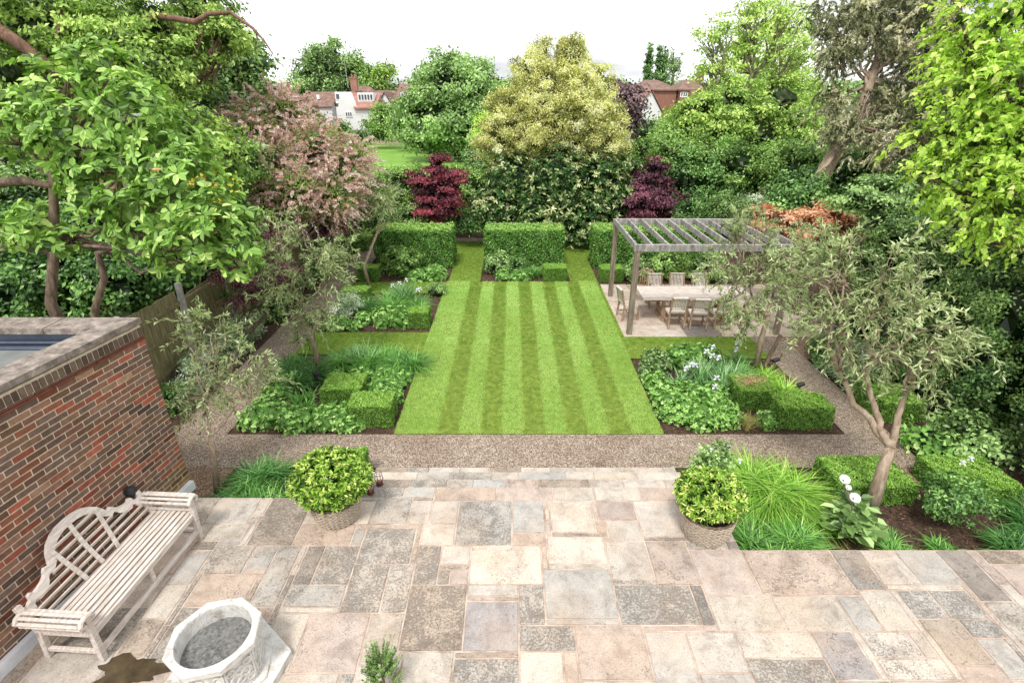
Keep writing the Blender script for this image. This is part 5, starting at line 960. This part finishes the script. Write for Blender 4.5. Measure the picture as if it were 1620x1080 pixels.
# ---- border shrubs both sides
for (x, y, r, h, lf, L, W, lb) in [(-6.85, 8.9, .34, .4, 'dark', .08, .04, 'dark leafy shrub by the fence behind the youngest olive'), (-6.85, 9.9, .36, .55, 'silver', .09, .022, 'grey green lance leaved shrub at the fence, nearest one'), (-6.85, 11.1, .38, .6, 'silver', .09, .022, 'silvery lance leaved shrub at the fence beside the path bend'),
      (-6.88, 12.3, .36, .55, 'silver', .08, .025, 'pale sage coloured bush on the path edge behind the tall silvery olive'), (-6.9, 13.6, .36, .5, 'mid', .09, .05, 'green bush at the fence behind the tall olive crown'), (-6.95, 15, .38, .6, 'dark', .09, .05, 'dark bush at the fence opposite the middle left bed'), (-6.95, 16.4, .36, .5, 'mid', .09, .04, 'green bush at the fence opposite the small distant olive'),
      (-6.8, 17.8, .5, .55, 'strap', .12, .03, 'ferny bush by the far end of the left path'), (-6.7, 19.3, .6, .7, 'mid', .1, .05, 'green bush by the path beside the left hedge block'), (-6.5, 21.3, .7, .8, 'bright', .1, .05, 'light green bush at the very end of the left path'),
      (7.55, 10.2, .55, .6, 'silver', .08, .022, 'grey green bushy sage right of the right path, behind the olive'), (7.5, 9.75, .38, .5, 'mid', .07, .03, 'small green bush next to the sage on the right path'), (8.0, 7.6, .55, .55, 'mid', .09, .065, 'broad leaved green shrub against the dark evergreens at the right edge'), (7.35, 7.55, .38, .4, 'geran', .11, .09, 'round leaved low plant at the end of the right path'),
      (7.6, 11.0, .5, .5, 'dark', .09, .05, 'dark low shrub at the gravel corner on the right'), (8.4, 9.3, .4, .7, 'dark', .1, .06, 'dark shrub at the foot of the middle evergreen column')]:
    shrub('border_shrub', lb, 'shrub', [BW(x, y, h*.55, r, r, h*.6), BW(x+.2*r, y+.5*r, h*.6, r*.6, r*.6, h*.6), BW(x-.2*r, y-.5*r, h*.5, r*.6, r*.6, h*.5)], lf, L, W, 1.7, .18, corek=.6, jit=.4)

# ---- plants in the beds
def clump(label, x, y, r, h, n, leaf='strap', W=.016, droop=.9, name='strap_leaf_plant', group=None, lean=.35, sub=5, z=0.0):
    cx = rng.normal(size=(sub, 2))*r*.42; ix = rng.integers(sub, size=n); b = np.stack([x+cx[ix, 0]+rng.normal(size=n)*r*.1, y+cx[ix, 1]+rng.normal(size=n)*r*.1, np.full(n, z)], 1)
    o = blades(name, b, rng.random(n)*6.283, h*(.7+.7*rng.random(n)), W, droop*(.5+.9*rng.random(n)), .45+rng.normal(size=sub)[ix]*.08+rng.normal(size=n)*.18, M[leaf], None, 5, lean*(.3+1.3*rng.random(n)))
    return tag(o, label, 'plant', group)
def mound(label, blobs, leaf='geran', L=.07, W=.06, k=5, cl=.085, cover=1.0, name='cranesbill_plant', **kw):
    L *= .76; W *= .78; cl *= .75; cover *= 1.7; blobs = [(c, r*A(1.14, 1.14, 1.1)) for c, r in blobs]; kw.setdefault('cv', .22); return rshrub(name, label, 'plant', blobs, leaf, L, W, k, cl, cover, .8, lift=.05, droop=.1, **kw)
S = [('arching strap leaved clump at the foot of the tall silvery olive', -4.75, 10.2, .45, .62, 420, 'strap_dark'), ('dark strappy clump left of the bollard light', -4.7, 9.75, .3, .55, 260, 'strap_dark'), ('upright strap leaved clump in the middle of the near left bed', -3.9, 10.75, .35, .55, 380, 'strap'), ('fountain like strap clump behind the left box blocks', -3.3, 10.75, .35, .6, 420, 'strap'),
     ('strap leaved clump at the lawn corner of the near left bed', -2.55, 10.75, .35, .6, 420, 'strap'), ('bushy strap clump by the grass cross strip, left of the lawn corner', -2.9, 11.1, .3, .5, 300, 'strap'), ('broad strap leaved plant between the bollard light and the cranesbill', -4.3, 9.2, .28, .32, 150, 'strap'),
     ('big strap leaved drift in the middle left bed', -4.3, 14.1, .45, .55, 420, 'strap_dark'), ('strappy drift under the white irises of the middle left bed', -3.5, 14.3, .45, .6, 420, 'strap'), ('strap clump at the lawn side of the middle left bed', -2.75, 14.5, .38, .5, 320, 'strap'), ('strap clump at the back of the middle left bed', -3.6, 15.2, .4, .5, 260, 'strap'),
     ('strap clump below the left hedge block', -3.6, 17.5, .35, .45, 200, 'strap'), ('strap clump in the central bed left of its box cube', .75, 17.6, .35, .5, 260, 'strap'), ('grassy strap clump at the path edge of the near right bed', 5.8, 9.5, .33, .5, 380, 'strap_lime'), ('narrow strap clump behind the rusty box block', 5.55, 10.05, .3, .45, 260, 'strap_lime'),
     ('dark strappy clump in front of the brick corner', -4.05, 6.7, .33, .5, 380, 'strap_dark'), ('spreading strap clump at the left terrace edge', -3.6, 6.25, .4, .4, 480, 'strap'), ('strap clump at the foot of the youngest olive', -4.45, 6.15, .3, .35, 260, 'strap_dark'), ('strap clump by the left wicker pot', -3.0, 6.55, .3, .4, 260, 'strap_dark'),
     ('low lily turf below the right wicker pot at the terrace edge', 3.35, 5.25, .3, .42, 460, 'strap'), ('low lily turf at the terrace edge left of the arum lily', 4.0, 5.35, .36, .42, 500, 'strap'), ('low lily turf right of the arum lily', 5.2, 5.22, .28, .3, 300, 'strap'), ('thin lily turf between the forked olive and the rose', 5.9, 5.15, .32, .26, 240, 'strap'),
     ('lily turf tuft at the far right terrace edge', 6.9, 5.35, .38, .4, 420, 'strap_dark'), ('dark lily turf clump at the right picture edge', 7.4, 5.8, .4, .5, 420, 'strap_dark')]
for (lb, x, y, r, h, n, lf) in S: clump(lb, x, y, r, h, int(n*1.25), lf, .017)
clump('large mounded fountain of lime green grass behind the right wicker pot', 4.1, 6.42, .42, .72, 2300, 'strap_lime', .013, 1.25, 'hakone_grass', lean=.6, sub=9)
clump('tan and green wispy grass beside the path in the near right bed', 4.5, 8.4, .14, .34, 260, 'tan', .006, .6, 'wispy_grass')
def petals(parent, p, s, mat, n=6):
    a = np.arange(n)*6.283/n+rng.random(); up = np.where(np.arange(n) % 2 == 0, .9, -.35); t = nrm(np.stack([np.cos(a), np.sin(a), up], 1))
    leaves('flower', np.tile(np.asarray(p, float), (n, 1)), t, nrm(np.stack([-np.cos(a)*up, -np.sin(a)*up, 1+0*a], 1)), s, s*.7, rng.random(n), M[mat], parent, T_OVAL)
def iris(label, x, y, r, h, n, fl):
    o = clump(label, x, y, r, h, n, 'iris', .026, .35, 'iris_plant', lean=.35)
    for (fx, fy, fz) in fl:
        mb = MB(); mb.tube([(x+(fx-x)*.4, y+(fy-y)*.4, 0), (fx, fy, fz)], [.008, .006], 5); s = mb.build('stem', M['bark_green'], o); petals(o, (fx, fy, fz), .085, 'palewhite'); petals(o, (fx, fy, fz+.02), .05, 'palewhite', 3)
def F(px, py, y): D = (y*CP+(EYE-.85)*SP); v = (py-540)/FPX; D = y/(CP-v*SP); return ((px-810)/FPX*D, y, EYE-D*(SP+v*CP))
iris('broad drift of white flowering iris in the middle of the near right bed', 4.35, 10.0, .55, .62, 520, [F(1128, 549, 10.3), F(1165, 553, 10.5), F(1168, 543, 10.6), F(1127, 563, 10.1), F(1093, 577, 9.9), F(1085, 583, 9.8), F(1134, 598, 9.4), F(1131, 612, 9.2), F(1100, 578, 10)])
iris('iris leaves with white flowers near the lawn in the near right bed', 3.75, 9.7, .4, .5, 300, [F(1118, 556, 10.2), F(1137, 566, 10.0)])
iris('white flowering iris in the middle left bed', -3.1, 14.9, .45, .65, 260, [F(632, 448, 15.2), F(643, 443, 15.2), F(661, 459, 14.8), F(621, 452, 15), F(664, 457, 14.9)])
iris('sword leaved iris clump without flowers at the back of the near left bed', -3.6, 11.0, .3, .55, 160, [])
mound('wide carpet of round leaved cranesbill along the front of the near left bed', [BW(-4.9+i*.36, 8.5+.12*math.sin(i*2), .08, .3, .3, .22) for i in range(6)]+[BW(-5.0, 8.9, .06, .22, .22, .16), BW(-3.5, 8.45, .08, .25, .25, .2)])
mound('patch of cranesbill at the path side of the near left bed', [BW(-4.95, 9.5, .08, .24, .24, .2), BW(-4.8, 9.9, .1, .25, .25, .22), BW(-5.05, 9.2, .05, .14, .14, .12)])
mound('dome of glossy green leaves right of the left box blocks', [BW(-2.62, 9.35, .12, .34, .34, .32), BW(-2.7, 9.75, .12, .3, .3, .3)], 'geran', .06, .03, 6, .06, 1.1, 'glossy_bush', vb=.42)
mound('lush cranesbill mound at the lawn edge of the near right bed', [BW(3.2, 8.75, .15, .34, .34, .33), BW(3.6, 8.5, .15, .33, .3, .3), BW(3.15, 9.2, .12, .28, .3, .3), BW(3.7, 9.0, .15, .33, .3, .33)], 'geran', .075, .05, 6, .075, 1.1)
mound('second green mound right of the lush cranesbill, beside the tan grass', [BW(4.05, 8.55, .14, .3, .28, .3), BW(4.0, 8.85, .12, .25, .25, .26)], 'geran', .08, .04, 6, .07, 1.1)
mound('small leafy plant in bare soil between the right box blocks and the path', [BW(4.85, 8.0+.42, .08, .19, .17, .2)], 'geran', .07, .04, 6, .06)
mound('feathery green plant at the back lawn corner of the near right bed', [BW(3.25, 10.6, .2, .3, .3, .35), BW(3.05, 10.3, .12, .2, .25, .25)], 'mid', .05, .03, 6, .06, 1.1, 'peony_plant', vb=.55)
mound('leafy plant behind the white irises in the near right bed', [BW(3.95, 10.8, .2, .4, .3, .35), BW(4.5, 10.9, .2, .3, .25, .3)], 'geran', .07, .045, 6, .075, 1.1, 'peony_plant', vb=.42)
mound('green plant between iris and box in the near right bed', [BW(4.15, 9.35, .1, .3, .25, .24)], 'geran', .07, .05, 6, .07, 1.0)
mound('cranesbill patch at the path corner of the middle left bed', [BW(-4.75, 13.05, .1, .3, .25, .2), BW(-4.3, 13.0, .08, .2, .2, .16)], 'geran', .08, .07, 5, .09)
mound('round green bush beside the small box block of the middle left bed', [BW(-3.05, 13.25, .15, .28, .28, .35), BW(-3.5, 13.15, .1, .2, .2, .22)], 'geran', .07, .04, 6, .08, 1.1, 'glossy_bush', vb=.5)
mound('ferny ground cover under the left hedge block', [BW(-2.7, 17.4, .12, .4, .4, .3), BW(-3.2, 17.2, .1, .3, .3, .25)], 'geran', .09, .05, 6, .1)
mound('low leafy ground cover at the front of the central bed', [BW(.3, 17.3, .1, .35, .3, .2), BW(-.3, 17.3, .1, .25, .3, .2)], 'geran', .09, .05, 6, .1)
for (x, y, r, h, lf, L, W, lb) in [(-4.75, 13.9, .42, .55, 'silver', .06, .02, 'grey green lavender like bush in the middle left bed'), (-3.9, 17.9, .6, .85, 'bright', .11, .07, 'bright green hydrangea in front of the left hedge block'), (-.45, 18.0, .5, .6, 'mid', .1, .06, 'green bush in front of the middle hedge block'),
     (-2.45, 15.6, .3, .3, 'mid', .06, .03, 'small green bush at the lawn corner of the middle left bed'), (4.3, 17.2, .5, .7, 'mid', .1, .06, 'leafy shrub behind the round topped armchair'), (5.4, 17.4, .6, .9, 'bright', .1, .06, 'light green shrub seen through the pergola'), (6.6, 17.3, .6, .8, 'mid', .1, .06, 'green shrub behind the far right of the table'), (.1, 17.9, .4, .5, 'dark', .09, .05, 'darker bush in the centre of the middle bed')]:
    shrub('bed_shrub', lb, 'shrub', [BW(x, y, h*.5, r, r, h*.55), BW(x+.4*r, y+.2*r, h*.55, r*.6, r*.6, h*.5)], lf, L, W, 1.8, .15, corek=.6, jit=.35)
for (lb, x, y, r, h, n, lf) in [('strap leaved tuft between the cranesbill carpet and the path in the near left bed', -5.0, 10.7, .3, .45, 300, 'strap'), ('strap clump behind the box block nearest the lawn', -2.6, 10.2, .28, .45, 300, 'strap'), ('iris like tuft at the back right of the near right bed', 5.0, 10.3, .35, .5, 340, 'strap'),
     ('strap tuft at the back of the near right bed beside the olive trunk', 5.2, 10.8, .3, .45, 260, 'strap'), ('grassy tuft between the irises and the rusty box block', 4.4, 9.75, .25, .42, 240, 'strap'), ('strap tuft in front of the dark strappy clump at the brick corner', -4.1, 6.25, .3, .4, 300, 'strap')]: clump(lb, x, y, r, h, n, lf, .017)
mound('light green ground cover along the lawn edge of the near left bed', [BW(-2.45, 10.0, .06, .2, .3, .18), BW(-3.3, 10.1, .08, .3, .25, .22), BW(-3.9, 10.1, .06, .2, .2, .18)])
mound('ground cover between the lush cranesbill and the irises in the near right bed', [BW(3.1, 9.75, .1, .2, .3, .26), BW(3.55, 9.35, .12, .3, .25, .28), BW(3.0, 10.0, .06, .15, .2, .2)])
mound('leafy patch behind the round green bush in the middle left bed', [BW(-3.6, 13.7, .1, .3, .25, .26), BW(-3.1, 13.75, .1, .25, .2, .24), BW(-4.1, 13.4, .08, .25, .2, .2)], L=.08)
# arum lily and roses
C = np.array([[4.78+.28*math.cos(a)*q, 5.62+.26*math.sin(a)*q, .15+.5*(1-q)+.12*rng.random()] for a, q in zip(rng.random(60)*6.28, rng.random(60)**.6)]); O = nrm(C-A(4.78, 5.62, -.1))
al = rosettes('arum_lily', C, O, M['mid'], None, .2, .11, 3, .5, .15, lift=.3); tag(al, 'arum lily with three white trumpet flowers beside the forked olive trunk', 'plant')
T_SP = []
for (px, py, y) in ((1334, 758, 5.8), (1350, 787, 5.5), (1341, 771, 5.7)):
    f = F(px, py, y); MB().tube([(4.78, 5.62, .1), tuple((A(4.78, 5.62, .1)+A(*f))/2+A(0, 0, .05)), f], [.012, .011, .009], 6).build('stem', M['bark_green'], al)
    mb = MB(); n = 14
    for ring, (r, z) in enumerate([(.006, -.06), (.018, -.02), (.036, .02), (.058, .03)]): mb.v += [(f[0]+r*math.cos(2*math.pi*k/n)*(1.25 if r > .03 else 1), f[1]-(.03*ring/3)+r*math.sin(2*math.pi*k/n), f[2]+z+.035*(ring/3)*math.sin(2*math.pi*k/n)) for k in range(n)]
    mb.f = [(i*n+k, i*n+(k+1) % n, (i+1)*n+(k+1) % n, (i+1)*n+k) for i in range(3) for k in range(n)]; mb.c = [None]; sc_ = .55 if px == 1341 else 1.0; mb.v = [(f[0]+(a-f[0])*sc_, f[1]+(b-f[1])*sc_, f[2]+(c-f[2])*sc_) for a, b, c in mb.v]; mb.build('flower', M['frame'], al, smooth=True)
def rose(label, x, y, r, h, fl, lf='dark'):
    t = thing('rose_bush', label, 'rose bush', (x, y, 0)); b = [BW(x, y, h*.62, r, r, h*.38), BW(x+r*.5, y+.1, h*.7, r*.6, r*.6, h*.25), BW(x-r*.5, y, h*.5, r*.6, r*.6, h*.3)]
    trunk_mesh(t, [A(x, y, 0), A(x, y, h*.4)], .02, b, M['bark_green'], 'stem', nsub=6, rl=.5); foliage('foliage', b, M[lf], t, .055, .035, 1.2, .09, corek=None, jit=.6, vb=.6)
    for p in fl: petals(t, p, .05, 'white', 7); petals(t, A(*p)+A(0, 0, .015), .035, 'white', 5)
rose('rose bush with one white bloom in front of the far right box block', 6.35, 5.85, .36, .8, [F(1523, 732, 5.9), F(1536, 726, 6.1)])
rose('rose with small white blooms behind the right wicker pot', 3.15, 6.65, .25, .8, [F(1140, 716, 6.7), F(1124, 712, 6.7), F(1170, 729, 6.6), F(1152, 708, 6.8)], 'mid')

# ---- pots
M['wicker'] = nmat('woven_willow', [(.3, (.08, .055, .04)), (.5, (.17, .125, .09)), (.7, (.30, .23, .17))], 16, .9, .5, 50)
M['wicker2'] = nmat('willow_strand', [(.3, (.30, .23, .165)), (.7, (.60, .52, .42))], 30, .85, .3, 60)
def pot(label, bush, x, y, r0, r1, h, br):
    t = thing('wicker_pot', label, 'pot', (x, y, TZ)); n = 110; rows = 30; V = []; F_ = []
    for i in range(rows+1):
        q = i/rows; r = r0+(r1-r0)*math.sin(q*1.4)/math.sin(1.4)
        for k in range(n): w = .011*math.sin(k*math.pi/5+(i//3)*math.pi/2+i*.9)+.004*math.sin(i*2.1); V.append(((r+w)*math.cos(2*math.pi*k/n), (r+w)*math.sin(2*math.pi*k/n), q*h))
    F_ = [(i*n+k, i*n+(k+1) % n, (i+1)*n+(k+1) % n, (i+1)*n+k) for i in range(rows) for k in range(n)]; mb = MB(); mb.add(V, F_); mb.lathe([(0, 0), (r0, 0)], 40, cap=False)
    mb.build('basket', M['wicker'], t, smooth=True)
    mb = MB(); nr_ = 13
    for i in range(nr_):
        q = (i+.5)/nr_; r = r0+(r1-r0)*math.sin(q*1.4)/math.sin(1.4)+.014; z = q*h
        for d_ in (0, math.pi): mb.tube([((r+.012*math.sin(k*math.pi/3+i*math.pi+d_))*math.cos(2*math.pi*k/84), (r+.012*math.sin(k*math.pi/3+i*math.pi+d_))*math.sin(2*math.pi*k/84), z+.006*math.cos(k*math.pi/3+d_)) for k in range(85)], .0075, 5)
    mb.build('weave', M['wicker2'], t, smooth=True)
    mb = MB(); mb.torus((0, 0, .012), r0+.01, .018, n=48, m=6)
    for q in (0, 2.1, 4.2): mb.tube([((r1+.012*math.cos(k*1.0+q))*math.cos(k*2*math.pi/44), (r1+.012*math.cos(k*1.0+q))*math.sin(k*2*math.pi/44), h+.012*math.sin(k*1.0+q)) for k in range(45)], .011, 5)
    mb.build('rim', M['wicker'], t, smooth=True); MB().lathe([(0, h-.04), (r1-.01, h-.04)], 30, cap=False).build('compost', M['soil'], t)
    c = A(x, y, TZ+h+br*.60); b = [(c, A(br*.92, br*.85, br*.66))]+[(c+A(math.cos(q), math.sin(q)*.7, .25*math.sin(3*q))*br*.36, A(br, br*.9, br*.72)*(.60+.12*float(rng.random()))) for q in (0, 1.3, 2.5, 3.8, 5.1)]; C, O = blob_clumps(b, .036, 1.5, jit=.2, keep=.88, low=-.75)
    o = rosettes('pittosporum_bush', C, O, M['potleaf'], None, .066, .021, 8, .5, .24, T_OVAL, .6, 0.0, core(b, .7)); tag(o, bush, 'shrub', 'round shrubs growing in the wicker pots')
pot('woven willow pot on the left of the terrace steps', 'round glossy light green bush growing in the left willow pot', -2.40, 5.55, .25, .33, .36, .50)
pot('woven willow pot at the right corner of the terrace steps', 'round yellow green bush growing in the right willow pot', 2.55, 5.25, .25, .33, .38, .42)
for (lb, x, y, z) in (('rusty wire lantern on the top step, nearer the left pot', -2.06, 6.0, TZ), ('rusty wire lantern on the step farther from the left pot', -2.03, 6.36, .30)):
    t = thing('garden_lantern', lb, 'lantern', (x, y, z), 0, 'rusty lanterns on the steps'); mb = MB(); mb.lathe([(.05, 0), (.055, .012), (.03, .02), (.045, .05)], 16); mb.build('base', M['rust'], t); mb = MB()
    for k in range(8): a = k*math.pi/4; mb.tube([(.045*math.cos(a), .045*math.sin(a), .04), (.065*math.cos(a), .065*math.sin(a), .12), (.055*math.cos(a), .055*math.sin(a), .21)], .003, 4)
    mb.torus((0, 0, .21), .055, .004); mb.torus((0, 0, .12), .066, .003); mb.torus((0, 0, .25), .04, .003, (0, 1, 0)); mb.build('cage', M['rust'], t); MB().lathe([(.03, .03), (.03, .08), (.005, .085)], 14).build('candle', M['redtile'], t)
# ---- garden lights
t = thing('bollard_light', 'black cylindrical bollard light in the near left bed', 'garden light', (-4.18, 9.85, 0)); MB().lathe([(.05, 0), (.05, .22)], 20).build('column', M['black'], t); MB().lathe([(.062, .22), (.066, .24), (.066, .36), (.06, .375)], 20).build('lamp_head', M['black'], t)
for (lb, p) in (('black spike spotlight beside the olive stake', G(1222, 588)), ('black flat headed spotlight behind the right box blocks', G(1260, 628))):
    t = thing('garden_spotlight', lb, 'garden light', tuple(p), 0, 'black spotlights in the right bed'); MB().tube([(0, 0, 0), (0, 0, .2), (.03, 0, .26)], .012, 6).build('spike', M['black'], t); MB().bar((-.05, 0, .28), (.09, 0, .33), .08, .07, .01).build('lamp_head', M['black'], t)
wp = c0+dv*.95+nx*-.04; t = thing('wall_lamp', 'small black lamp fixed to the brick wall above the far end of the bench', 'lamp', (wp[0], wp[1], 1.18), R(-8)); MB().box((0, -.04, -.05), (.03, .04, .06), None, .006).build('backplate', M['black'], t); MB().lathe([(.045, -.05), (.06, 0), (.05, .06), (.02, .075)], 14, (.075, 0, 0)).build('lamp_head', M['black'], t)
# ---- young conifer at the bottom edge
cf = thing('young_conifer', 'dark green feathery young conifer at the bottom edge of the terrace', 'conifer', (-1.22, 3.15, TZ)); MB().tube([(0, 0, 0), (0, 0, .55)], [.02, .006], 6).build('trunk', M['bark'], cf)
n = 150; a = rng.random(n)*6.28; zz = rng.random(n)**.8; st = np.stack([.20*(1-.7*zz)*np.cos(a)*.4, .20*(1-.7*zz)*np.sin(a)*.4, .08+.42*zz], 1); st += A(-1.22, 3.15, TZ); d = np.stack([np.cos(a)*.7, np.sin(a)*.7, .9+.6*zz], 1)
Pt, tp, nn, ln = sprays(st, d, .19, 40, .0, side=.9); leaves('foliage', Pt, tp, nn, .022, .009, np.repeat(.45+rng.normal(size=n)*.15, 40)+rng.normal(size=len(Pt))*.15, M['mid'], cf)
